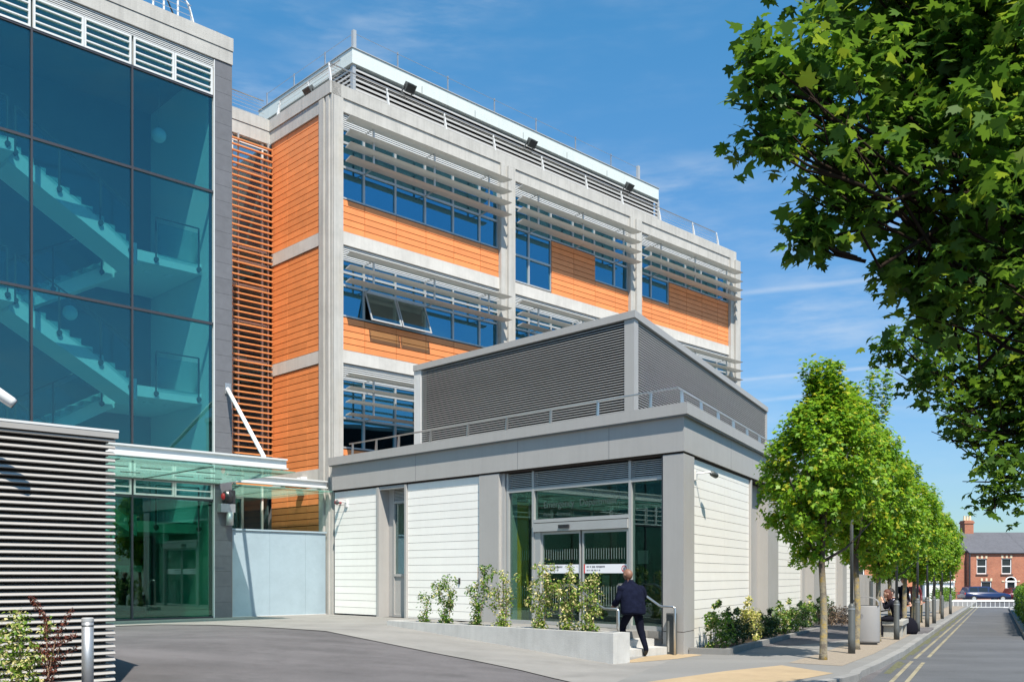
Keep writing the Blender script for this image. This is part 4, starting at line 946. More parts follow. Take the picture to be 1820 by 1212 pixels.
# raised bed edging along the street side
bed = thing('planting_bed', 'narrow soil bed with grey kerb along the street side of the pavilion', 'planting bed', p3(fp(FW, 8, .4), 0))
mb = MB()
for i in range(12): s0, s1 = .8 + i * 1.4, .8 + (i + 1) * 1.4; z = zs(s0 + .7); mb.hexa(FW, s0, s1, .0, .74, z - .1, z + .07)
mb.build('soil', 'soil', bed)
s = .45; i = 0
while s < 17.2:
    L = .9; z = zs(s + .45); part('kerb_stone', FW, s, s + L - .01, .75, .88, z - .1, z + .125, 'kerb_dark', bed); s += L
part('kerb_stone', FW, .32, .44, .02, .88, -.1, .125, 'kerb_dark', bed); part('kerb_stone', FW, s, s + .12, .02, .88, -.3, .0, 'kerb_dark', bed)
# ------------------------------------------------------------------ street furniture
def sz(s): return zs(s)
def lamp_post(s, d, label):
    b = sd(s, d); z = sz(s); t = thing('lamp_post', label, 'lamp post', p3(b, z), 'lamp posts along the kerb')
    MB().path([p3(b, z), p3(b, z + .34), p3(b, z + .35), p3(b, z + 1.0), p3(b, z + 1.06)], [.074, .074, .070, .070, .040], 14).build('base', 'lamp_grey', t, True)
    MB().path([p3(b, z + 1.06), p3(b, z + 4.1)], [.036, .032], 12).build('shaft', 'lamp_grey', t, True)
    MB().path([p3(b, z + 4.1), p3(b, z + 4.14), p3(b, z + 4.35), p3(b, z + 4.4)], [.09, .12, .12, .05], 12).build('head', 'alu', t, True)
    MB().path([p3(b, z + .93), p3(b, z + .96)], .074, 14).build('collar', 'galv', t)
names = ['nearest the camera, left of the litter bin', 'just left of the seated smoker', 'just beyond the bench', 'fourth along the kerb', 'fifth along the kerb', 'sixth along the kerb, by the green shrub', 'farthest along the kerb']
for i, (s, d) in enumerate(((1.88, 3.08), (8.1, 3.42), (13.3, 3.58), (17.6, 3.6), (21.4, 3.62), (27.5, 3.62), (36.0, 3.62))): lamp_post(s, d, 'slim dark grey lamp post ' + names[i])
# litter bin
b = sd(5.42, 2.95); z = sz(5.42); t = thing('litter_bin', 'light grey oval steel litter bin with an arched lid by the tree', 'bin', p3(b, z))
def ell(c, rx, ry, z, k=28, rot=_b): return [(c.x + rx * math.cos(a) * math.cos(-rot) - ry * math.sin(a) * math.sin(-rot), c.y + rx * math.cos(a) * math.sin(-rot) + ry * math.sin(a) * math.cos(-rot), z) for a in [2 * math.pi * i / k for i in range(k)]]
MB().loft([ell(b, .32, .2, z + .05), ell(b, .325, .205, z + .1), ell(b, .325, .205, z + .93), ell(b, .315, .195, z + .95)]).build('drum', 'bin', t, True)
MB().loft([ell(b, .27, .19, z), ell(b, .27, .19, z + .055)]).build('foot', 'black_plastic', t)
MB().loft([ell(b, .25, .16, z + .945), ell(b, .25, .16, z + .955)]).build('opening', 'black', t)
ux = v2(math.cos(-_b), math.sin(-_b)); uy = v2(-ux.y, ux.x)
mb = MB(); rr = []
for i in range(13):
    a = math.pi * i / 12; c = b + ux * (.31 * math.cos(a)); zz = z + .95 + .2 * math.sin(a) ** .8
    rr.append([(c.x + uy.x * q, c.y + uy.y * q, zz + e) for q, e in ((-.13, 0), (.13, 0), (.13, .022), (-.13, .022))])
mb.loft(rr); mb.build('hood', 'bin', t)
dd = (v2(0, 0) - b).normalized(); e1 = v2(-dd.y, dd.x); fr = b - uy * .206
mb = MB()
for i in range(20):
    a0, a1 = 2 * math.pi * i / 20, 2 * math.pi * (i + 1) / 20; vs = []
    for a, r in ((a0, .052), (a1, .052), (a1, .044), (a0, .044)): p = fr + ux * (-.09 + r * math.cos(a)); vs.append((p.x, p.y, z + .70 + r * math.sin(a)))
    mb.add(vs, [(0, 1, 2, 3)])
for pts in ([(-.03, -.03), (-.012, -.03), (-.012, .0), (-.03, .0)], [(.0, -.03), (.012, -.03), (.02, .02), (.005, .02)], [(.004, .024), (.02, .024), (.02, .04), (.004, .04)], [(-.03, .004), (.0, .012), (.0, .018), (-.03, .01)]):
    vs = []
    for x, y in pts: p = fr + ux * (-.09 + x) - uy * .001; vs.append((p.x, p.y, z + .70 + y))
    mb.add(vs, [tuple(range(4))])
mb.build('litter_symbol', 'sign_text', t)
# bench
bs, bd = 9.6, 3.2
t = thing('granite_bench', 'pale granite block bench on the pavement with people sitting on it', 'bench', p3(sd(bs + .6, bd), sz(bs)))
z = sz(bs)
part('seat', FW, bs - .3, bs + 1.6, bd - .28, bd + .28, z + .34, z + .46, 'granite', t); part('support', FW, bs - .2, bs + .1, bd - .24, bd + .24, z - .02, z + .338, 'granite', t); part('support', FW, bs + 1.1, bs + 1.4, bd - .24, bd + .24, z - .02, z + .338, 'granite', t)
# grey board fence beyond the pavilion
fn = thing('board_fence', 'tall weathered grey vertical board fence beyond the pavilion', 'fence', p3(fp(FW, 40, -.5), zs(40)))
s = 26.6; i = 0
while s < 60:
    z = zs(s); part('board', FW, s, s + .24, -.56, -.53 + .012 * (i % 2), z - .05, z + 2.05 + random.uniform(-.02, .02), 'fence', fn); s += .25; i += 1
for z0 in (.4, 1.6): mb = MB(); mb.hexa(FW, 26.6, 60, -.64, -.565, zs(40) + z0, zs(40) + z0 + .1); mb.build('rail', 'fence', fn)
MB().hexa(FW, 37, 37.9, -.50, -.42, zs(37), zs(37) + 1.75).build('gate_board', 'lamp_grey', fn)
# low granite wall and shrubbery end near the far kerb
lw = MB(); 
for i in range(8): s0 = 42 + i * 3; lw.hexa(FW, s0, s0 + 2.99, 2.3, 2.6, zs(s0) - .3, zs(s0) + .62)
tag(lw.build('garden_wall', 'granite'), 'low pale granite wall with green shrubs behind, along the far pavement', 'wall')
# ------------------------------------------------------------------ houses
FX = (v2(0, 0), v2(1, 0), v2(0, -1))
def house(name, label, x0, x1, y, zb, ze, zr, depth, wins, doors, mw, chim=None, pipe=None):
    fr = (v2(0, y), v2(1, 0), v2(0, -1)); h = thing(name, label, 'house', (x0, y, zb), 'brick terrace houses')
    # front wall built round its openings
    ops = [(a, b, c, d) for a, b, c, d in wins] + [(a, b, c, d) for a, b, c, d in doors]
    xs = sorted({x0, x1, *[o[0] for o in ops], *[o[1] for o in ops]}); mb = MB()
    for a, b in zip(xs, xs[1:]):
        hs = sorted([(o[2], o[3]) for o in ops if o[0] <= a + 1e-6 and o[1] >= b - 1e-6]); z = zb - .5
        for c, d in hs:
            if c > z: mb.hexa(fr, a, b, -.3, 0, z, c)
            z = d
        mb.hexa(fr, a, b, -.3, 0, z, ze)
    mb.hexa(fr, x0, x0 + .3, -depth, -.3, zb - .5, ze); mb.hexa(fr, x1 - .3, x1, -depth, -.3, zb - .5, ze); mb.hexa(fr, x0 + .3, x1 - .3, -depth, -depth + .3, zb - .5, ze)
    mb.build('wall', mw, h)
    rm = MB(); zm = zr; y2 = y + depth / 2
    rm.add([(x0 - .05, y - .25, ze), (x1 + .05, y - .25, ze), (x1 + .05, y2, zm), (x0 - .05, y2, zm), (x0 - .05, y + depth + .2, ze), (x1 + .05, y + depth + .2, ze)], [(0, 1, 2, 3), (3, 2, 5, 4), (0, 3, 4), (1, 5, 2), (0, 4, 5, 1)])
    rm.build('roof', 'slate', h)
    MB().hexa(fr, x0 - .04, x1 + .04, .0, .22, ze - .10, ze - .01).build('gutter', 'dark_frame', h)
    mb = MB(); mb.hexa(fr, x0 + .3, x1 - .3, -2, -1.9, zb, ze); mb.build('inside', 'room_dark', h)
    for a, b, c, d in wins:
        w = MB(); e = .09
        w.hexa(fr, a, a + e, -.2, -.08, c, d); w.hexa(fr, b - e, b, -.2, -.08, c, d); w.hexa(fr, a + e, b - e, -.2, -.08, c, c + e); w.hexa(fr, a + e, b - e, -.2, -.08, d - e, d); w.hexa(fr, a + e, b - e, -.2, -.10, (c + d) / 2 - .05, (c + d) / 2 + .05)
        w = w.build('window', 'white_paint', h); part('pane', fr, a + e, b - e, -.16, -.15, c + e, d - e, 'car_glass', w); part('sill', fr, a - .12, b + .12, -.05, .12, c - .12, c - .005, 'sill', w)
        for k in range(3): q = a - .08 + k * ((b - a) + .16 - .22) / 2; MB().hexs(fr, [(0.002, d + .02), (.04, d + .02), (.04, d + .34), (.002, d + .34)], q - .03 * (k - 1), q + .22 - .03 * (k - 1)).build('lintel_stone', 'stone_trim', w)
    for a, b, c, d in doors:
        part('door', fr, a + .14, b - .14, -.2, -.12, c, d - .55, 'door_black', h); mb = MB()
        mb.hexa(fr, a - .06, a + .14, -.2, .06, c, d - .5); mb.hexa(fr, b - .14, b + .06, -.2, .06, c, d - .5); mb.hexa(fr, a - .06, b + .06, -.2, .09, d - .55, d - .38)
        for i in range(10):
            t0, t1 = math.pi * i / 10, math.pi * (i + 1) / 10; cx = (a + b) / 2; R = (b - a) / 2 + .06; zc = d - .38; vs = []
            for o in (-.1, .05):
                for tt, r in ((t0, R), (t1, R), (t1, R - .12), (t0, R - .12)): vs.append((cx + r * math.cos(tt), y - o, zc + r * .75 * math.sin(tt)))
            mb.add(vs, [(0, 1, 2, 3), (7, 6, 5, 4), (0, 4, 5, 1), (1, 5, 6, 2), (2, 6, 7, 3), (3, 7, 4, 0)])
        mb.build('door_surround', 'white_paint', h); part('letter_box', fr, (a + b) / 2 - .15, (a + b) / 2 + .15, -.12, -.11, c + .85, c + .93, 'steel', h)
        for q in (-.45, (b - a) + .15): part('imposts', fr, a + q, a + q + .3, .002, .06, d - .52, d - .36, 'stone_trim', h)
    if chim:
        cx, cw, cz = chim; mb = MB(); mb.box(cx, cx + cw, y2 - .3, y2 + .9, zr - .5, cz); mb.box(cx - .08, cx + cw + .08, y2 - .38, y2 + .98, cz - .35, cz - .15); ch = mb.build('chimney', mw, h)
        for q in (.18, .5, .82): MB().path([(cx + cw * q, y2 + .2, cz), (cx + cw * q, y2 + .2, cz + .55)], [.15, .11], 8).build('chimney_pot', 'stone_trim', ch)
    if pipe: MB().path([(pipe, y - .1, zb), (pipe, y - .1, ze - .1)], .09, 8).build('drain_pipe', 'dark_frame', h)
    return h
YH = 105; ZB = -1.15
house('brick_house', 'red brick terrace house with black arched door and white sash windows', 50.15, 56.4, YH, ZB, 4.12, 6.55, 8.6, [(51.02, 52.12, 1.8, 3.48), (53.75, 54.85, 1.8, 3.52), (51.5, 52.65, -.45, 1.0)], [(54.2, 55.3, -.95, 1.45)], 'brick', (51.6, 1.0, 7.9), 50.2)
house('brick_house', 'red brick terrace house at the right edge with a dark red arched doorway', 56.45, 63, YH, ZB, 4.12, 6.55, 8.6, [(58.6, 59.7, 1.8, 3.5), (61, 62.1, 1.8, 3.5), (60, 61.2, -.45, 1.0)], [(56.75, 57.85, -.95, 1.45)], 'brick', (59.8, .9, 7.3))
house('brick_house', 'brick house with a lower roof half hidden behind the street trees', 43.5, 50.1, YH + .6, ZB, 4.35, 6.9, 8.6, [(45, 46.1, 1.6, 3.3), (47.6, 48.7, 1.6, 3.3), (47.2, 48.9, -.5, 1.0)], [], 'brick')
house('brick_house', 'orange brick gabled house behind the grey board fence', 24.5, 36.8, 86, -.8, 4.3, 7.4, 9, [(27, 28, 1.6, 3.2), (30.6, 31.7, .9, 2.4), (34.2, 35.4, .9, 2.4)], [], 'brick_orange')
mb = MB(); mb.hexa(FX, 17.0, 20.6, -58, -56, -.5, 1.15); mb.hexa(FX, 17, 20.8, -58.1, -55.8, 1.15, 1.4); tag(mb.build('blue_shed', 'blue_paint'), 'blue flat roofed shed just above the grey fence', 'shed')
mb = MB(); mb.hexa(FX, 43.6, 46.6, -103, -101, -1.1, .9); mb.hexa(FX, 43.5, 46.7, -103.1, -100.8, .9, 1.05); tag(mb.build('rendered_house', 'white_paint'), 'white rendered low building seen between the far trunks', 'building')
# railings in front of the terrace
rt = thing('front_railing', 'low iron railing in front of the brick terrace', 'railing', (51, YH - 2.2, ZB))
mb = MB()
for i in range(60): mb.box(46 + i * .14, 46.025 + i * .14, YH - 2.22, YH - 2.2, ZB, ZB + 1.0)
tag(mb.build('bars', 'lamp_grey', rt), kind='stuff'); MB().box(46, 54.4, YH - 2.23, YH - 2.19, ZB + .98, ZB + 1.03).build('top_rail', 'lamp_grey', rt)
# barrier across the end of the road
bz = zs(60) - .1
br = thing('road_barrier', 'long white boom barrier with hanging skirt across the far end of the road', 'barrier', (35, 72, -.8))
p0, p1 = v2(32.9, 72), v2(38.6, 72); FR_ = (p0, v2(1, 0), v2(0, -1)); zb = -.26
part('boom', FR_, 0, 5.7, -.05, .05, zb - .06, zb + .08, 'white_paint', br); part('lower_rail', FR_, .3, 5.6, -.02, .02, zb - .50, zb - .46, 'white_paint', br)
for i in range(16): part('skirt_bar', FR_, .3 + i * .35, .33 + i * .35, -.015, .015, zb - .47, zb - .06, 'white_paint', br)
part('pedestal', FR_, -.35, -.05, -.2, .2, -.95, zb + .18, 'white_paint', br); part('end_stand', FR_, 5.4, 5.5, -.06, .06, -.95, zb - .06, 'galv', br)
# ------------------------------------------------------------------ cars
def car(label, x, y, z, mcol, L=4.6, Hh=1.62, flip=1, estate=True, Wd=1.8):
    t = thing('parked_car', label, 'car', (x, y, z), 'cars parked at the far end')
    # side profile (x, z), nose towards +x
    lo = [(-.5, .32), (-.5, .62), (-.49, .85), (-.46, .98), (.22, .98), (.36, .92), (.47, .80), (.5, .62), (.5, .34)]
    up = [(-.45, .98), (-.40, 1.52), (-.30, 1.60), (-.02, 1.62), (.06, 1.56), (.23, .99)]
    k = Hh / 1.62
    def sweep(pr, w0, w1, zc):
        mb = MB(); n = len(pr); rings = []
        for wy in (-1, -.97, .97, 1):
            rings.append([(x + flip * px * L, y + wy * ((w0 if pz < zc else w1)) * (1 if abs(wy) < 1 else 1.0), z + pz * k * (1 if abs(wy) < 1 else .985)) for px, pz in pr])
        mb.loft(rings); return mb
    body = sweep(lo, Wd / 2, Wd / 2, 9).build('body', mcol, t, True)
    mb = MB(); n = len(up); R = []
    for wy, sc in ((-1, 1), (1, 1)): R.append([(x + flip * px * L, y + wy * (Wd / 2 - .04 - .16 * (pz - .98) / .64), z + pz * k) for px, pz in up])
    mb.loft(R); cab = mb.build('cabin', mcol, t)
    for (a0, a1) in ((-.40, -.22), (-.20, .0), (.02, .17)):
        for sy in (-1, 1):
            mb = MB(); vs = []
            for (ax, az) in ((a0, 1.04), (a1, 1.04), (min(a1, .10) if a1 > .1 else a1, 1.50), (max(a0, -.385), 1.50)):
                if a1 > .1 and az > 1.2 and ax > .0: ax = .05
                vs.append((x + flip * ax * L, y + sy * (Wd / 2 - .04 - .16 * (az - .98) / .64 + .006), z + az * k))
            mb.add(vs, [(0, 1, 2, 3)]); mb.build('side_window', 'car_glass', cab)
    mb = MB(); mb.add([(x + flip * a * L, y + s_ * w, z + c * k) for a, c, w in ((.235, 1.0, .74), (.07, 1.56, .62)) for s_ in (-1, 1)], [(0, 1, 3, 2)]); mb.build('windscreen', 'car_glass', cab)
    for a in (-.31, .32):
        for sy in (-1, 1):
            c = Vector((x + flip * a * L, y + sy * (Wd / 2 - .1), z + .33)); w = MB().path([c + Vector((0, -.11, 0)), c + Vector((0, .11, 0))], .33, 18).build('wheel', 'tyre', t); MB().path([c + Vector((0, -.118, 0)), c + Vector((0, .118, 0))], .2, 12).build('rim', 'alu', w)
    for sy in (-1, 1): mb = MB(); mb.box(x + flip * .485 * L - .05, x + flip * .485 * L + .05, y + sy * .62 - .16, y + sy * .62 + .16, z + .66 * k, z + .80 * k); mb.build('headlight', 'sign_white', t); mb = MB(); mb.box(x - flip * .49 * L - .04, x - flip * .49 * L + .04, y + sy * .72 - .1, y + sy * .72 + .1, z + .75 * k, z + .95 * k); mb.build('tail_light', 'red', t)
    return t
car('dark blue estate car parked in front of the brick terrace', 49.0, 99.3, -1.08, 'car_blue', 4.7, 1.6)
car('dark red car just beyond the blue estate car', 53.6, 100.2, -1.08, 'car_red', 4.0, 1.45)
car('silver grey car glimpsed between the trunks in front of the fence', 28.2, 71.0, zs(55) + .0, 'car_silver', 4.4, 1.5)
# ------------------------------------------------------------------ vegetation
MAPLE = np.array([(0, 0), (.16, -.06), (.34, -.10), (.30, .06), (.50, .16), (.55, .30), (.36, .32), (.30, .40), (.36, .62), (.24, .60), (.14, .56), (.10, .78), (0, .98)])
MAPLE = np.vstack([MAPLE, [(-x, y) for x, y in MAPLE[-2:0:-1]]])
STAR = np.array([(0, 0), (.30, -.06), (.26, .14), (.52, .34), (.24, .42), (.16, .66), (0, .95), (-.16, .66), (-.24, .42), (-.52, .34), (-.26, .14), (-.30, -.06)])
OVAL = np.array([(0, 0), (.2, .18), (.26, .5), (.14, .82), (0, 1), (-.14, .82), (-.26, .5), (-.2, .18)])
def norm(a): return a / (np.linalg.norm(a, axis=1, keepdims=True) + 1e-9)
def leaf_mesh(name, pos, nrm, size, shape, mname, droop=.25):
    n = len(pos); k = len(shape); nrm = norm(nrm); r = RNG.normal(size=(n, 3)); r[:, 2] -= droop * 2
    t = norm(r - nrm * np.sum(r * nrm, 1, keepdims=True)); b = np.cross(nrm, t); sz_ = size[:, None, None]
    x, y = shape[:, 0], shape[:, 1]; cu = RNG.uniform(-.25, .75, (n, 1)); fold = -np.abs(x)[None] * cu - (y[None] - .4) ** 2 * RNG.uniform(-.2, .7, (n, 1))
    vv = pos[:, None, :] + sz_ * (b[:, None, :] * x[None, :, None] + t[:, None, :] * y[None, :, None] + nrm[:, None, :] * fold[:, :, None])
    me = bpy.data.meshes.new(name); me.vertices.add(n * k); me.vertices.foreach_set('co', vv.astype(np.float32).ravel())
    me.loops.add(n * k); me.loops.foreach_set('vertex_index', np.arange(n * k, dtype=np.int32)); me.polygons.add(n)
    me.polygons.foreach_set('loop_start', np.arange(0, n * k, k, dtype=np.int32)); me.polygons.foreach_set('loop_total', np.full(n, k, dtype=np.int32))
    me.update(calc_edges=True); me.validate(); me.materials.append(MAT[mname]); return me
def clumps(centres, radii, per, jit=.55):
    c = np.repeat(centres, per, 0); r = np.repeat(radii, per, 0)[:, None]; d = norm(RNG.normal(size=c.shape)); q = RNG.random((len(c), 1)) ** .5
    return c + d * q * r, d
# --- street trees (built at the origin, then copied)
def street_tree(seed, H=5.75, base=2.15, R=1.02, ncl=720, per=22, leaf=.102):
    global RNG; RNG = np.random.default_rng(seed); random.seed(seed)
    t = thing('street_tree', '', 'tree', (0, 0, 0)); zc = base + (H - base) * .46; rz = (H - base) / 2 * 1.02
    d = norm(RNG.normal(size=(ncl, 3))); q = .35 + .65 * RNG.random((ncl, 1)) ** .45
    lob = norm(RNG.normal(size=(13, 3))); bump = .60 + .62 * np.max(np.clip((d @ lob.T - .55) / .45, 0, 1) ** .8, 1, keepdims=True)
    pos = d * q * bump * np.array([R, R, rz]); z_ = pos[:, 2] / rz; pos[:, :2] *= np.where(z_ > 0, 1 - .42 * z_ ** 2, 1 - .12 * z_ ** 2)[:, None]; pos[:, 2] += zc
    for sh in range(6):                     # leading shoots
        a = random.uniform(0, 6.28); rr = random.uniform(.1, .62); k = np.linspace(0, 1, 12)[:, None]
        pos = np.vstack([pos, np.array([[rr * math.cos(a), rr * math.sin(a), H - .85]]) + k * np.array([[.08 * math.cos(a), .08 * math.sin(a), random.uniform(.7, 1.05)]])])
    rad_ = RNG.uniform(.13, .24, len(pos)); p, dd = clumps(pos, rad_, per)
    outw = norm(p - np.array([0, 0, zc])); nr = outw * .55 + np.array([0, 0, .75]) + RNG.normal(size=p.shape) * .42
    me = leaf_mesh('crown', p, nr, RNG.uniform(.7, 1.2, len(p)) * leaf, STAR, 'leaf_street'); place('crown', me, Vector((0, 0, 0)), t)
    mb = MB(); w = [(random.uniform(-.03, .03), random.uniform(-.03, .03)) for _ in range(6)]
    mb.path([(0, 0, -.05), (w[0][0] * .3, w[0][1] * .3, .12), (*w[1], 1.0), (*w[2], 1.9), (*w[3], base + .5), (*w[4], zc + .4), (*w[5], H - .8)], [.092, .075, .068, .06, .048, .03, .012], 12)
    for i in range(11):
        a = i * 2.4 + random.uniform(-.4, .4); z0 = base - .25 + i * .13; L = R * random.uniform(.6, .95); e = z0 + random.uniform(.5, 1.3)
        mb.path([(w[2][0], w[2][1], z0), (L * .45 * math.cos(a), L * .45 * math.sin(a), z0 + (e - z0) * .32), (L * math.cos(a), L * math.sin(a), e)], [.034, .022, .008], 7)
    mb.build('trunk', 'bark_lichen', t, True); return t
tr = [street_tree(s, H=h, base=b_, R=r_) for s, h, b_, r_ in ((21, 5.75, 2.2, 1.03), (22, 6.1, 2.35, .98), (23, 5.35, 2.25, 1.08), (24, 5.5, 2.1, 1.0))]
tl = ['nearest street tree with a yellow lichened trunk beside the white wall', 'street tree just left of the litter bin', 'street tree just right of the litter bin', 'street tree behind the seated smoker', 'fifth street tree from the corner', 'sixth street tree from the corner',
      'seventh street tree from the corner', 'eighth street tree from the corner', 'ninth street tree from the corner', 'farthest street tree before the brick terrace']
for i, (s, d) in enumerate(((.07, 2.78), (3.32, 3.0), (6.95, 3.08), (10.9, 3.0), (14.6, 3.1), (18.2, 3.1), (22, 3.1), (26.2, 3.1), (31, 3.1), (37, 3.1))):
    p = sd(s, d); q = tr[(i * 3 if i > 3 else i) % 4]; o = q if i < 4 else copy_tree(q, (0, 0, 0))
    o.location = (p.x, p.y, zs(s)); o.rotation_euler = (0, 0, i * 1.9); k = (1, 1.0, .92, .92, .95, .9, .95, .92, .9, .95)[i]; o.scale = (k * (1.0 if i < 4 else random.uniform(.95, 1.2)), k * (1 if i < 4 else random.uniform(.95, 1.2)), k * random.uniform(.93, 1.05))
    o['label'] = tl[i]; o['group'] = 'young maples along the kerb'; ORG[o.name] = Vector(o.location)
# --- maples overhead on the right
def overhead(name, label, trunk, lobes, n_per_m3, leaf, zfork, mleaf='leaf_maple', seed=5):
    global RNG; RNG = np.random.default_rng(seed); random.seed(seed)
    t = thing(name, label, 'tree', trunk); T = Vector(trunk); cs = []; rs = []
    for (cx, cy, cz, rx, rz) in lobes:
        n = max(10, int(n_per_m3 * rx * rx * rz * 4.2)); d = norm(RNG.normal(size=(n, 3))); q = RNG.random((n, 1)) ** .42
        cs.append(np.array([cx, cy, cz]) + d * q * np.array([rx, rx, rz])); rs.append(RNG.uniform(.14, .26, n))
    cs = np.vstack(cs); rs = np.concatenate(rs); p, dd = clumps(cs, rs, 12)
    nr = np.array([0, 0, .8]) + RNG.normal(size=p.shape) * .45 + dd * .25
    me = leaf_mesh('crown', p, nr, RNG.uniform(.6, 1.2, len(p)) * leaf, MAPLE, mleaf, droop=.35); me.transform(Matrix.Translation(-T)); place('crown', me, T, t)
    mb = MB(); F0 = T + Vector((0, 0, zfork)); mb.path([T - Vector((0, 0, .1)), T + Vector((.02, 0, .3)), T + Vector((-.03, .02, zfork * .6)), F0], [.2, .15, .13, .12], 14)
    prev = None
    for li, (cx, cy, cz, rx, rz) in enumerate(lobes):
        c = Vector((cx, cy, cz)); S0 = F0 if (li % 3 == 0 or prev is None) else prev.lerp(F0, .25); prev = c; m_ = S0.lerp(c, .5) + Vector((random.uniform(-.25, .25), random.uniform(-.25, .25), random.uniform(-.4, -.1)))
        m2_ = m_.lerp(c, .5) + Vector((random.uniform(-.12, .12), random.uniform(-.12, .12), random.uniform(-.1, .12))); mb.path([S0 - Vector((0, 0, random.uniform(0, .5) if S0 is F0 else 0)), m_, m2_, c], [.04, .024, .015, .008] if S0 is F0 else [.016, .013, .010, .006], 8)
        for k in range(5):
            e = c + Vector((random.uniform(-1, 1) * rx, random.uniform(-1, 1) * rx, random.uniform(-.9, .9) * rz)); st = m_.lerp(c, random.uniform(.2, .95)); mb.path([st, st.lerp(e, .5) + Vector((0, 0, -.05)), e], [.014, .009, .004], 5)
    mb.build('trunk', 'bark_dark', t, True); return t
def PX(px, py, Y, r, rz=None): k = Y / 1700; return ((px - 910) * k, Y, EYE + (1022 - py) * k, r * k, (rz or r) * k)
l1 = [PX(1368, 120, 6.1, 45, 60), PX(1362, 240, 6.2, 40, 36), PX(1448, 425, 6.5, 22, 22), PX(1610, 480, 7.0, 50, 40), PX(1660, 560, 7.0, 60, 50), PX(1405, 95, 6.2, 80, 62), PX(1500, 110, 6.5, 120, 105), PX(1640, 110, 6.9, 150), PX(1790, 130, 6.6, 170), PX(1420, 255, 6.3, 88, 66), PX(1540, 260, 6.7, 130, 110), PX(1690, 300, 6.4, 160, 120), PX(1820, 330, 6.9, 140),
      PX(1490, 360, 6.5, 75, 50), PX(1620, 420, 6.9, 110, 75), PX(1740, 480, 6.6, 115, 80), PX(1840, 520, 6.7, 110), PX(1700, -60, 7.0, 230), PX(1920, 60, 7, 240), PX(1960, 330, 7, 220), PX(1500, -120, 6.9, 170, 130), PX(1780, -300, 7.2, 300)]
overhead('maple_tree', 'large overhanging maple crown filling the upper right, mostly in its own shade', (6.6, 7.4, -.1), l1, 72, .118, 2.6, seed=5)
l2 = [PX(1592, 618, 10.2, 34, 20), PX(1640, 655, 10.0, 44, 40), PX(1705, 640, 10.3, 80, 70), PX(1680, 715, 10, 58, 45), PX(1770, 720, 10.4, 88, 80), PX(1830, 620, 10.2, 110, 90), PX(1790, 830, 10, 68, 52), PX(1735, 775, 10.4, 60, 36), PX(1850, 780, 10.5, 90, 100),
      PX(1730, 560, 10.6, 90, 60), PX(1650, 600, 10.5, 50, 40), PX(1780, 890, 10.1, 48, 30), PX(1830, 700, 10.6, 110), PX(1930, 650, 10.5, 130), PX(1960, 450, 10.6, 170), PX(1800, 470, 10.8, 120)]
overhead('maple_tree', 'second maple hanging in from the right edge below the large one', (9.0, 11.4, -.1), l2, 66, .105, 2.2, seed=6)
# --- shrubs
def shrub(name, label, cat, base, z, centres, rads, per, leaf, mleaf, group=None, stems=None, shape=OVAL, up=.6, extra=None):
    t = thing(name, label, cat, p3(base, z), group); c = np.array(centres); p, dd = clumps(c, np.array(rads), per)
    nr = dd * .8 + np.array([0, 0, up]) + RNG.normal(size=p.shape) * .5
    T = Vector((base.x, base.y, z)); me = leaf_mesh('foliage', p, nr, RNG.uniform(.6, 1.25, len(p)) * leaf, shape, mleaf); me.transform(Matrix.Translation(-T)); place('foliage', me, T, t)
    if extra is not None:
        ec, er, ep, el, em = extra; p, dd = clumps(np.array(ec), np.array(er), ep); me = leaf_mesh('blossom', p, dd + np.array([0, 0, .6]), RNG.uniform(.6, 1.2, len(p)) * el, OVAL, em); me.transform(Matrix.Translation(-T)); place('blossom', me, T, t)
    mb = MB()
    for st in (stems or []): mb.path(st, [.008] * (len(st) - 1) + [.003], 6)
    if mb.v: mb.build('stem', 'wood', t)
    return t
RNG = np.random.default_rng(31); random.seed(31)
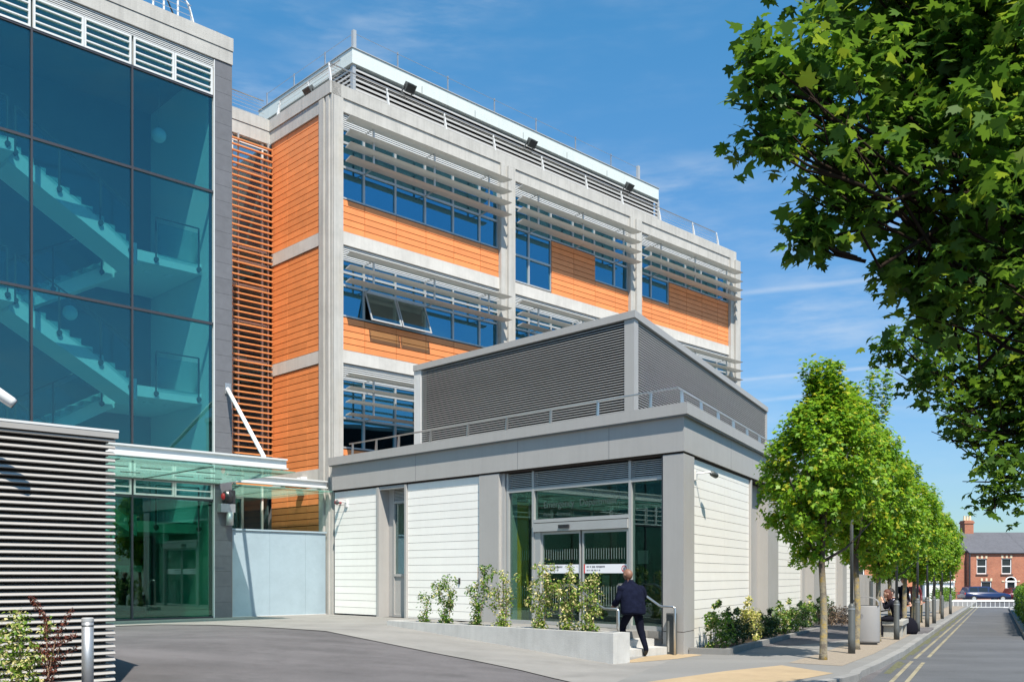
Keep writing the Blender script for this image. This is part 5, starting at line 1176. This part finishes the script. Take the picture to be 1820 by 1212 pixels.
# trained shrubs in the planter: (image-left order) position along the front, height, lean, material
specs = [(5.45, .66, 0, 'leaf_shrub', 'smallest, nearest the narrow window'), (4.7, 1.08, .1, 'leaf_shrub', 'second from the narrow window, slim and leaning'), (3.7, 1.28, -.1, 'leaf_shrub', 'third from the narrow window, with a bent side stem'), (2.9, 1.12, .0, 'leaf_bloom', 'cream flowered, in front of the metal pier'),
         (1.75, 1.30, .0, 'leaf_cream', 'tall cream leaved, left of the sliding doors'), (1.0, 1.28, .05, 'leaf_cream', 'cream leaved, in front of the sliding doors'), (.45, 1.12, .0, 'leaf_cream', 'bushy cream leaved, nearest the man')]
for t0, h, ln, ml, lab in specs:
    b = fp(FF, t0, 2.45); z = .53; cs = []; rs = []; st = []
    nst = 2 if h > .8 else 1
    for k in range(nst):
        dx = (k - .5) * .30 if nst == 2 else 0; top = h * (1 if k == 0 else random.uniform(.7, .9)); n = int(top / .075); P = []
        for i in range(n + 1):
            f = i / n; q = fp(FF, t0 + dx * (.4 + .6 * f) + ln * f + .05 * math.sin(f * 7 + k * 2), 2.45 + .03 * math.sin(f * 9)); P.append(Vector((q.x, q.y, z + top * f))); cs.append(tuple(P[-1] + Vector((random.uniform(-.05, .05), random.uniform(-.05, .05), 0)))); rs.append(random.uniform(.07, .14) * (1.3 if .45 < f < .85 else .95) * (1.38 if ml != 'leaf_shrub' else 1.12))
            if random.random() < (.34 if ml != 'leaf_cream' else .6) and f > .35:
                q2 = fp(FF, t0 + dx * f + ln * f + random.choice((-1, 1)) * random.uniform(.12, .30), 2.45 + random.uniform(-.08, .08)); cs.append((q2.x, q2.y, z + top * f + random.uniform(-.02, .06))); rs.append(random.uniform(.07, .12))
        st.append([P[0] - Vector((0, 0, .05)), P[len(P) // 2], P[-1]])
    for i in range(4): q = fp(FF, t0 + random.uniform(-.22, .22), 2.45); cs.append((q.x, q.y, z + random.uniform(.04, .16))); rs.append(.08)
    cc = [c for c in cs if random.random() < (.35 if ml == 'leaf_shrub' else .7) and c[2] > z + .3 * h]
    o = shrub('trained_shrub', 'upright shrub in the concrete planter, ' + lab, 'shrub', b, z - .02, cs, rs, 30, .060, ml if ml != 'leaf_cream' else 'leaf_bloom', 'shrubs in the planter', st, extra=(cc or cs[:3], [.08] * len(cc or cs[:3]), 9, .05, 'leaf_cream'))
    if ml == 'leaf_cream' or h > 1.1:
        q = fp(FF, t0 + .02, 2.40); MB().path([p3(q, .5), p3(q, .53 + h * 1.02)], .009, 6).build('cane', 'wood', o)
# shrubs in the street side bed
bl = [(1.15, .92, 'leaf_bloom', 'fresh green with white flowers, at the pillar'), (2.1, .75, 'leaf_dark', 'dark, second from the pillar'), (3.0, .72, 'leaf_dark', 'dark, third from the pillar'), (4.1, .95, 'leaf_cream', 'tall pale yellow green, fourth from the pillar'), (5.3, .6, 'leaf_dark', 'small dark, in front of the first grey bay'),
      (6.6, .66, 'leaf_dark', 'dark, at the end of the first white wall'), (8.0, .82, 'leaf_bloom', 'white flowered, in front of the first grey pier'), (9.3, .86, 'leaf_bloom', 'bright green with white flowers, middle of the bed'), (10.9, .8, 'leaf_dark', 'dark, in front of the second white wall'), (12.6, 1.0, 'leaf_bloom', 'white flowered, seen behind the first trunk'), (14.4, .85, 'leaf_dark', 'dark, near the end of the bed'), (16.2, .9, 'leaf_bloom', 'last in the bed')]
for s, h, ml, lab in bl:
    b = fp(FW, s, .40); z = zs(s) + .06; cs = []; rs = []
    for i in range(46):
        f = random.random() ** .7; q = fp(FW, s + random.uniform(-.42, .42) * (1 - .35 * f), .40 + random.uniform(-.27, .27)); cs.append((q.x, q.y, z + .06 + f * (h - .14) * (1 - .25 * random.random()))); rs.append(random.uniform(.07, .13))
    for i in range(5): q = fp(FW, s + random.uniform(-.25, .25), .4); cs.append((q.x, q.y, z + h * random.uniform(.95, 1.12))); rs.append(.05)
    fl = [c for c in cs if c[2] > z + h * .45 and random.random() < .5] if ml != 'leaf_dark' else None
    if ml == 'leaf_dark' and random.random() < .5: fl = random.sample(cs, 3)
    shrub('bed_shrub', 'bushy shrub in the street side bed, ' + lab, 'shrub', b, z - .05, cs, rs, 26, .068, 'leaf_shrub' if ml == 'leaf_bloom' else ml, 'shrubs along the street side', [[p3(fp(FW, s + dx, .4), z - .08), p3(fp(FW, s + dx * 2, .4), z + h * .5)] for dx in (-.1, 0, .1)], extra=(fl, [.07] * len(fl), 10, .05, 'leaf_cream') if fl else None)
# left foreground: pale variegated shrub and a red barberry in front of the screen
def fg(name, label, base, cs, rs, per, leaf, ml, st, extra=None): return shrub(name, label, 'shrub', base, zg(base) - .02, cs, rs, per, leaf, ml, None, st, extra=extra)
YF = 10.6; kf = YF / 1700
def fgp(px, py, dy=0): return ((px - 910) * kf, YF + dy, EYE + (1022 - py) * kf)
b = v2(*fgp(28, 1212)[:2]); cs = []; rs = []
for (x0, y0, x1, y1, n, r) in ((40, 1300, 28, 1095, 30, 16), (30, 1200, -10, 1120, 14, 15), (35, 1190, 85, 1105, 10, 9), (30, 1300, -20, 1190, 16, 22), (45, 1290, 60, 1200, 12, 14), (28, 1150, 34, 1090, 8, 10), (40, 1180, 80, 1165, 7, 9)):
    for i in range(n): f = i / (n - 1); c = fgp(x0 + (x1 - x0) * f + random.uniform(-8, 8), y0 + (y1 - y0) * f, random.uniform(-.12, .12)); cs.append(c); rs.append(r * kf * random.uniform(1.0, 1.6))
fg('variegated_shrub', 'pale variegated shrub at the bottom left corner in front of the screen', b, cs, rs, 26, .05, 'leaf_bloom', [[fgp(40, 1330), fgp(38, 1200), fgp(30, 1100)]], extra=([c for c in cs if random.random() < .6], [.06] * 60, 6, .05, 'leaf_cream') if 0 else None)
b = v2(*fgp(92, 1212)[:2]); cs = []; rs = []; st = []
for (pts, n) in ((((90, 1330), (88, 1180), (80, 1100), (54, 1058)), 42), (((90, 1200), (104, 1130), (128, 1080)), 22), (((92, 1210), (112, 1140), (142, 1124)), 14), (((92, 1240), (70, 1160), (52, 1140)), 14), (((90, 1190), (100, 1170), (138, 1148)), 12)):
    P = [Vector(fgp(x, y, random.uniform(-.08, .08))) for x, y in pts]; st.append(P)
    for i in range(n):
        f = i / n * (len(P) - 1); j = min(int(f), len(P) - 2); q = P[j].lerp(P[j + 1], f - j); cs.append(tuple(q)); rs.append(.035 + .05 * (1 - i / n))
fg('red_barberry', 'thin dark red barberry with arching twigs beside the pale shrub', b, cs, rs, 16, .030, 'leaf_red', st)
# hedge on the right side of the road
hd = thing('hedge', 'clipped bright green hedge on the right side of the road', 'hedge', p3(sd(30, 7.6), zs(30)))
RNG = np.random.default_rng(77); n = 15000
ss = RNG.uniform(14, 46, n); face = RNG.integers(0, 3, n); dd = np.where(face == 0, RNG.normal(6.9, .10, n), RNG.uniform(6.8, 8.5, n)); hh = np.where(face == 0, RNG.uniform(0, 1.3, n), RNG.normal(1.3, .08, n)) + .10 * np.sin(ss * 2.1) + .06 * np.sin(ss * 5.3)
pos = np.stack([K.x + W.x * ss + WN.x * dd, K.y + W.y * ss + WN.y * dd, -.0115 * np.maximum(0, ss - 2) + hh], 1)
nr = np.where((face == 0)[:, None], np.array([[-WN.x, -WN.y, .4]]), np.array([[0, 0, 1.]])) + RNG.normal(size=(n, 3)) * .55
T = Vector(hd.location); me = leaf_mesh('foliage', pos, nr, RNG.uniform(.10, .17, n), OVAL, 'leaf_hedge'); me.transform(Matrix.Translation(-T)); place('foliage', me, T, hd)
mb = MB()
for i in range(9): s0 = 14 + i * 3.55; mb.hexa(FW, s0, s0 + 3.53, 7.0, 8.4, zs(s0) - .3, zs(s0) + 1.15)
mb.build('inner_growth', 'soil', hd)
mb = MB()
for i in range(9): s0 = 12 + i * 5; mb.hexa(FW, s0, s0 + 4.98, 6.55, 6.7, zs(s0) - .35, zs(s0) + .0)
tag(mb.build('verge_kerb', 'kerb', road), kind='stuff')
# green shrubs on the far low wall, brown hedge near the bench
RNG = np.random.default_rng(5)
def mass(name, label, s0, s1, d0, d1, h, n, leaf, ml, base=0.):
    b = sd((s0 + s1) / 2, (d0 + d1) / 2); t = thing(name, label, 'shrub', p3(b, zs(s0)))
    a = RNG.uniform(s0, s1, n); d = RNG.uniform(d0, d1, n); hh = base + RNG.random(n) ** .6 * h * (.75 + .25 * np.sin(a * 3))
    pos = np.stack([K.x + W.x * a + WN.x * d, K.y + W.y * a + WN.y * d, -.0115 * np.maximum(0, a - 2) + hh], 1); T = Vector(t.location)
    me = leaf_mesh('foliage', pos, RNG.normal(size=(n, 3)) * .6 + np.array([0, 0, .7]), RNG.uniform(.7, 1.3, n) * leaf, OVAL, ml); me.transform(Matrix.Translation(-T)); place('foliage', me, T, t)
    mb = MB()
    for k in range(5): q = sd(s0 + (s1 - s0) * (k + .5) / 5, (d0 + d1) / 2); mb.path([p3(q, zs(s0) - .05), p3(q, zs(s0) + base + h * .6)], [.02, .008], 5)
    mb.build('stem', 'wood', t)
mass('low_hedge', 'brownish low hedge in front of the grey fence by the bench', 13.0, 18.5, .5, 1.4, .75, 2600, .06, 'leaf_brown')
mass('roadside_shrub', 'bright green shrub on the low granite wall near the far kerb', 47, 62, 2.0, 3.0, 1.0, 3200, .11, 'leaf_hedge', .45)
# ------------------------------------------------------------------ people
def skin_body(name, joints, edges, root, parent, colour, mats, sub=2):
    keys = list(joints); me = bpy.data.meshes.new(name); me.from_pydata([joints[k][0] for k in keys], [(keys.index(a), keys.index(b)) for a, b in edges], [])
    ob = bpy.data.objects.new(name, me); COL.objects.link(ob)
    m = ob.modifiers.new('skin', 'SKIN'); m.use_smooth_shade = True; m.branch_smoothing = .6
    for i, k in enumerate(keys):
        r = joints[k][1]; sv = me.skin_vertices[0].data[i]; sv.radius = r if isinstance(r, tuple) else (r, r); sv.use_root = k == root
    s = ob.modifiers.new('sub', 'SUBSURF'); s.levels = s.render_levels = sub
    dg = bpy.context.evaluated_depsgraph_get(); dg.update(); m2 = bpy.data.meshes.new_from_object(ob.evaluated_get(dg)); bpy.data.objects.remove(ob)
    m2.name = name; m2.materials.clear()
    for x in mats: m2.materials.append(MAT[x])
    for p in m2.polygons: p.material_index = colour(p.center); p.use_smooth = True
    return m2
def hand_chain(J, E, side, wr, dirv, palm_n, r=.011):
    """palm and five bent fingers hanging from the wrist joint wr; each finger its own short chain"""
    w = Vector(J[wr][0]); d = Vector(dirv).normalized(); n = Vector(palm_n).normalized(); x = d.cross(n).normalized()
    J[side + 'palm'] = (tuple(w + d * .055), (.032, .018)); E.append((wr, side + 'palm'))
    for i, L in enumerate((.070, .080, .075, .058)):
        o = x * (.030 - .019 * i); a = w + d * .075 + o; b = a + d * L * .55 + n * .010; c = b + d * L * .35 + n * .026
        for k, q in (('a', a), ('b', b), ('c', c)): J[f'{side}f{i}{k}'] = (tuple(q), r if k != 'c' else r * .8)
        E += [(side + 'palm', f'{side}f{i}a'), (f'{side}f{i}a', f'{side}f{i}b'), (f'{side}f{i}b', f'{side}f{i}c')]
    a = w + d * .03 + x * .035; b = a + d * .035 + x * .022 + n * .012
    J[side + 'ta'] = (tuple(a), r * 1.1); J[side + 'tb'] = (tuple(b), r * .9); E += [(wr, side + 'ta'), (side + 'ta', side + 'tb')]
def person(name, label, pos, yaw, J, E, root, colour, mats, head, hairm=None, skinm='skin', extra=None, scale=1.0, hair_long=False):
    t = thing(name, label, 'person', pos); t.rotation_euler = (0, 0, yaw); t.scale = (scale,) * 3
    me = skin_body('body', J, E, root, t, colour, mats); place('body', me, Vector((0, 0, 0)), t)
    # head: skull, jaw, nose, ears, brow and mouth in one shaped mesh, facing +Y
    hc = Vector(head[0]); yawh, tilt = head[1], head[2]; bm = bmesh.new(); bmesh.ops.create_uvsphere(bm, u_segments=28, v_segments=20, radius=1)
    for v in bm.verts:
        x, y, z = v.co; fx = .077 * (1 - .16 * max(0, -z)); v.co = Vector((x * fx, y * (.098 if y > 0 else .105) * (1 - .12 * max(0, -z)), z * .118))
        if y > .55 and abs(x) < .28 and -.35 < z < .12: v.co.y += .020 * (1 - abs(x) / .28) * (1 if z < -.05 else .6)   # nose
        if y > .6 and .02 < z < .24 and abs(abs(x) - .38) < .2: v.co.y -= .010                                           # eye sockets
        if y > .5 and -.62 < z < -.48 and abs(x) < .4: v.co.y += .004                                                     # lips
        if y > .2 and z < -.6: v.co.y += .008; v.co.z -= .004                                                             # chin
    R = Matrix.Translation(hc) @ Matrix.Rotation(yawh, 4, 'Z') @ Matrix.Rotation(tilt, 4, 'X'); bm.transform(R)
    hm = bpy.data.meshes.new('head'); bm.to_mesh(hm); bm.free(); hm.materials.append(MAT[skinm])
    for p in hm.polygons: p.use_smooth = True
    ho = place('head', hm, Vector((0, 0, 0)), t)
    def sub(nm, m, fn):
        mb = MB(); fn(mb); mb.v = [tuple(R @ Vector(v)) for v in mb.v]; me_ = bpy.data.meshes.new(nm); me_.from_pydata(mb.v, [], mb.f); me_.materials.append(MAT[m])
        for p in me_.polygons: p.use_smooth = True
        return place(nm, me_, Vector((0, 0, 0)), ho)
    for sx in (-1, 1):
        sub('ear', skinm, lambda mb: mb.ball((sx * .078, -.005, -.005), .012, .022, .033, 10, 7)); sub('eye', 'hair', lambda mb: mb.ball((sx * .03, .084, .018), .010, .008, .006, 8, 6))
    sub('mouth', 'red_hair', lambda mb: mb.ball((0, .094, -.058), .022, .006, .005, 8, 6))
    if hairm:
        hb = bmesh.new(); bmesh.ops.create_uvsphere(hb, u_segments=24, v_segments=16, radius=1)
        for v in hb.verts: x, y, z = v.co; v.co = Vector((x * .086, y * .112 - .008, z * .126 + .006))
        zc = (-.02 if not hair_long else -.13); bmesh.ops.delete(hb, geom=[v for v in hb.verts if (v.co.y > .045 and v.co.z < .06) or v.co.z < zc], context='VERTS')
        if hair_long:
            for v in hb.verts:
                if v.co.z < -.02: v.co.z -= .10
        hb.transform(R); h2 = bpy.data.meshes.new('hair'); hb.to_mesh(h2); hb.free(); h2.materials.append(MAT[hairm])
        for p in h2.polygons: p.use_smooth = True
        place('hair', h2, Vector((0, 0, 0)), t)
    if extra: extra(t)
    return t
def smesh(nm, mb, m, t):
    me = bpy.data.meshes.new(nm); me.from_pydata(mb.v, [], mb.f); me.materials.append(MAT[m])
    for p in me.polygons: p.use_smooth = True
    o = place(nm, me, Vector((0, 0, 0)), t); s = o.modifiers.new('sub', 'SUBSURF'); s.levels = s.render_levels = 1; return o
# --- the man climbing the steps, seen from behind (faces local +Y, z = 0 at the lower pavement)
J = {}; E = []
def j(k, p, r): J[k] = (p, r)
j('pelvis', (0, 0, .93), (.165, .125)); j('belly', (0, .02, 1.08), (.175, .13)); j('chest', (-.005, .07, 1.30), (.185, .125)); j('neckb', (-.01, .11, 1.47), (.085, .075)); j('neck', (-.012, .13, 1.55), .058)
j('lsh', (-.185, .08, 1.40), .072); j('lel', (-.275, .06, 1.14), .056); j('lwr', (-.235, .27, 1.02), .036)
j('rsh', (.175, .08, 1.40), .072); j('rel', (.245, .10, 1.14), .056); j('rwr', (.19, .33, 1.06), .036)
j('lhip', (-.09, .02, .86), .098); j('lkn', (-.10, .22, .58), .066); j('lan', (-.09, .17, .25), .045); j('ltoe', (-.10, .33, .195), (.045, .03))
j('rhip', (.095, -.0, .86), .098); j('rkn', (.135, -.03, .50), .068); j('ran', (.17, -.17, .135), .046); j('rtoe', (.19, -.06, .02), (.045, .026))
E += [('pelvis', 'belly'), ('belly', 'chest'), ('chest', 'neckb'), ('neckb', 'neck'), ('chest', 'lsh'), ('lsh', 'lel'), ('lel', 'lwr'), ('chest', 'rsh'), ('rsh', 'rel'), ('rel', 'rwr'), ('pelvis', 'lhip'), ('lhip', 'lkn'), ('lkn', 'lan'), ('lan', 'ltoe'), ('pelvis', 'rhip'), ('rhip', 'rkn'), ('rkn', 'ran'), ('ran', 'rtoe')]
hand_chain(J, E, 'l', 'lwr', (.35, .9, -.1), (.3, 0, -.9)); hand_chain(J, E, 'r', 'rwr', (-.45, .85, .1), (-.3, 0, -.9))
def colman(c):
    if c.z > 1.49: return 2
    if c.y > .30 and 1.0 < c.z < 1.2: return 2
    if c.y > .24 and .9 < c.z < 1.1 and c.x < -.1: return 2
    if c.z > .94: return 0
    if c.z < .12 or (c.y > .1 and c.z < .24): return 3
    return 1
def coat(t):
    mb = MB(); rings = []
    for z, rx, ry, cx, cy in ((.84, .235, .185, .0, .0), (.88, .24, .188, 0, .0), (.97, .238, .180, 0, .005), (1.10, .232, .17, 0, .02), (1.22, .235, .165, -.003, .045), (1.34, .228, .152, -.005, .075), (1.42, .19, .125, -.008, .09), (1.475, .105, .092, -.01, .11), (1.52, .080, .080, -.012, .122), (1.545, .078, .078, -.012, .128)):
        w = [1 + .028 * math.sin(5 * a + z * 23) + .018 * math.sin(9 * a - z * 41) for a in [2 * math.pi * i / 26 for i in range(26)]]
        rings.append([(cx + rx * math.cos(a) * w[i], cy + ry * math.sin(a) * w[i], z + .012 * math.sin(a * 3 + z * 9)) for i, a in enumerate([2 * math.pi * i / 26 for i in range(26)])])
    mb.loft(rings); smesh('jacket', mb, 'jacket', t)
    for sx, pts in ((-1, ((-.15, .08, 1.415), (-.215, .075, 1.32), (-.285, .065, 1.14), (-.268, .15, 1.08), (-.24, .25, 1.03))), (1, ((.14, .08, 1.415), (.205, .085, 1.32), (.255, .10, 1.14), (.235, .19, 1.09), (.195, .31, 1.065)))):
        mb = MB(); n = len(pts); mb.path([Vector(p) for p in pts], [.098, .10, .09, .08, .064], 14); smesh('sleeve', mb, 'jacket', t)
mp = v2(2.47, 19.48)
person('person', 'man in a navy jacket and dark trousers seen from behind climbing the entrance steps', (mp.x, mp.y, .0), rad(22), J, E, 'pelvis', colman, ['jacket', 'trousers', 'skin', 'shoe'], ((-.015, .175, 1.645), rad(12), rad(-8)), None, 'skin', coat, 1.0)
bpy.data.objects['person'].scale = (1.16, 1.14, 1.01)
# --- seated and standing people by the bench
def simple(seat, wide=1.0):
    J = {}; E = []
    def j(k, p, r): J[k] = (p, r)
    if seat:
        j('pelvis', (0, 0, .55), (.17, .14)); j('chest', (0, .12, .92), (.175, .125)); j('neck', (0, .20, 1.12), .055)
        for s_, x in (('l', -1), ('r', 1)):
            j(s_ + 'sh', (x * .17, .13, 1.02), .066); j(s_ + 'el', (x * .19, .30, .82), .05); j(s_ + 'wr', (x * .05, .36, 1.02), .034); j(s_ + 'hip', (x * .09, .05, .53), .09); j(s_ + 'kn', (x * .11, .44, .53), .064); j(s_ + 'an', (x * .10, .40, .09), .042); j(s_ + 'toe', (x * .11, .54, .035), (.042, .028))
    else:
        j('pelvis', (0, 0, .92), (.16, .12)); j('chest', (0, .02, 1.28), (.18, .125)); j('neck', (0, .03, 1.50), .055)
        for s_, x in (('l', -1), ('r', 1)):
            j(s_ + 'sh', (x * .18, .02, 1.40), .068); j(s_ + 'el', (x * .25, -.02, 1.12), .05); j(s_ + 'wr', (x * .24, .10, .88), .034); j(s_ + 'hip', (x * .09, 0, .86), .09); j(s_ + 'kn', (x * .10, .05 * x, .48), .062); j(s_ + 'an', (x * .10, -.06 * x, .09), .042); j(s_ + 'toe', (x * .11, -.06 * x + .14, .035), (.042, .028))
    E += [('pelvis', 'chest'), ('chest', 'neck')]
    for s_ in 'lr': E += [('chest', s_ + 'sh'), (s_ + 'sh', s_ + 'el'), (s_ + 'el', s_ + 'wr'), ('pelvis', s_ + 'hip'), (s_ + 'hip', s_ + 'kn'), (s_ + 'kn', s_ + 'an'), (s_ + 'an', s_ + 'toe')]
    for s_, x in (('l', -1), ('r', 1)): hand_chain(J, E, s_, s_ + 'wr', (0, .35, .9) if seat else (0, .25, -.95), (-x * .6, .6, 0))
    return J, E
def colfig(c, seat=False):
    if c.z < .075: return 3
    if seat: return 2 if (c.y > .30 and c.z > 1.0 and abs(c.x) < .12) or c.z > 1.10 else 0
    if c.z > 1.46 or (c.z < .9 and abs(c.x) > .2): return 2
    return 0 if c.z > .9 else 1
def scarf(t):
    mb = MB(); mb.path([(.10, .06, 1.10), (.15, .22, 1.0), (.16, .22, .72)], [.03, .035, .03], 8); smesh('scarf', mb, 'stripe', t)
J, E = simple(True); p = sd(9.4, 3.32)
person('person', 'woman in black sitting on the bench and smoking, face towards the left', (p.x, p.y, sz(9.7) - .02), rad(62), J, E, 'pelvis', lambda c: colfig(c, True), ['coat_dark', 'coat_dark', 'skin_pale', 'shoe_white'], ((0, .26, 1.24), rad(15), rad(-12)), 'red_hair', 'skin_pale', scarf, 1.0, True)
J, E = simple(True); p = sd(10.6, 3.28)
person('person', 'second person in a dark hooded coat sitting farther along the bench', (p.x, p.y, sz(10.9) - .02), rad(95), J, E, 'pelvis', lambda c: colfig(c, True), ['coat_dark', 'coat_dark', 'skin_pale', 'shoe'], ((0, .26, 1.24), 0, rad(-10)), 'hair', 'skin_pale', None, 1.02)
for s, d, yw, lab, m in ((16.2, 2.9, 200, 'man in a dark coat standing between the trunks beyond the bench', 'coat_dark'), (20.0, 3.0, 170, 'person in a dark red top walking away under the trees', 'car_red')):
    J, E = simple(False); p = sd(s, d)
    person('person', lab, (p.x, p.y, sz(s)), rad(yw), J, E, 'pelvis', colfig, [m, 'coat_dark', 'skin_pale', 'shoe'], ((0, .05, 1.64), 0, 0), 'hair', 'skin_pale', None, 1.0)
# dark bag beside the sitters
mb = MB(); p = sd(11.6, 3.45); z = sz(11.3); mb.loft([[(p.x + .28 * math.cos(a) * k, p.y + .2 * math.sin(a) * k, z + h) for a in [2 * math.pi * i / 12 for i in range(12)]] for h, k in ((0, .85), (.08, 1), (.3, .95), (.45, .6), (.5, .25))]); tag(mb.build('rucksack', 'coat_dark', None, True), 'soft dark bag standing on the pavement beside the bench', 'bag')
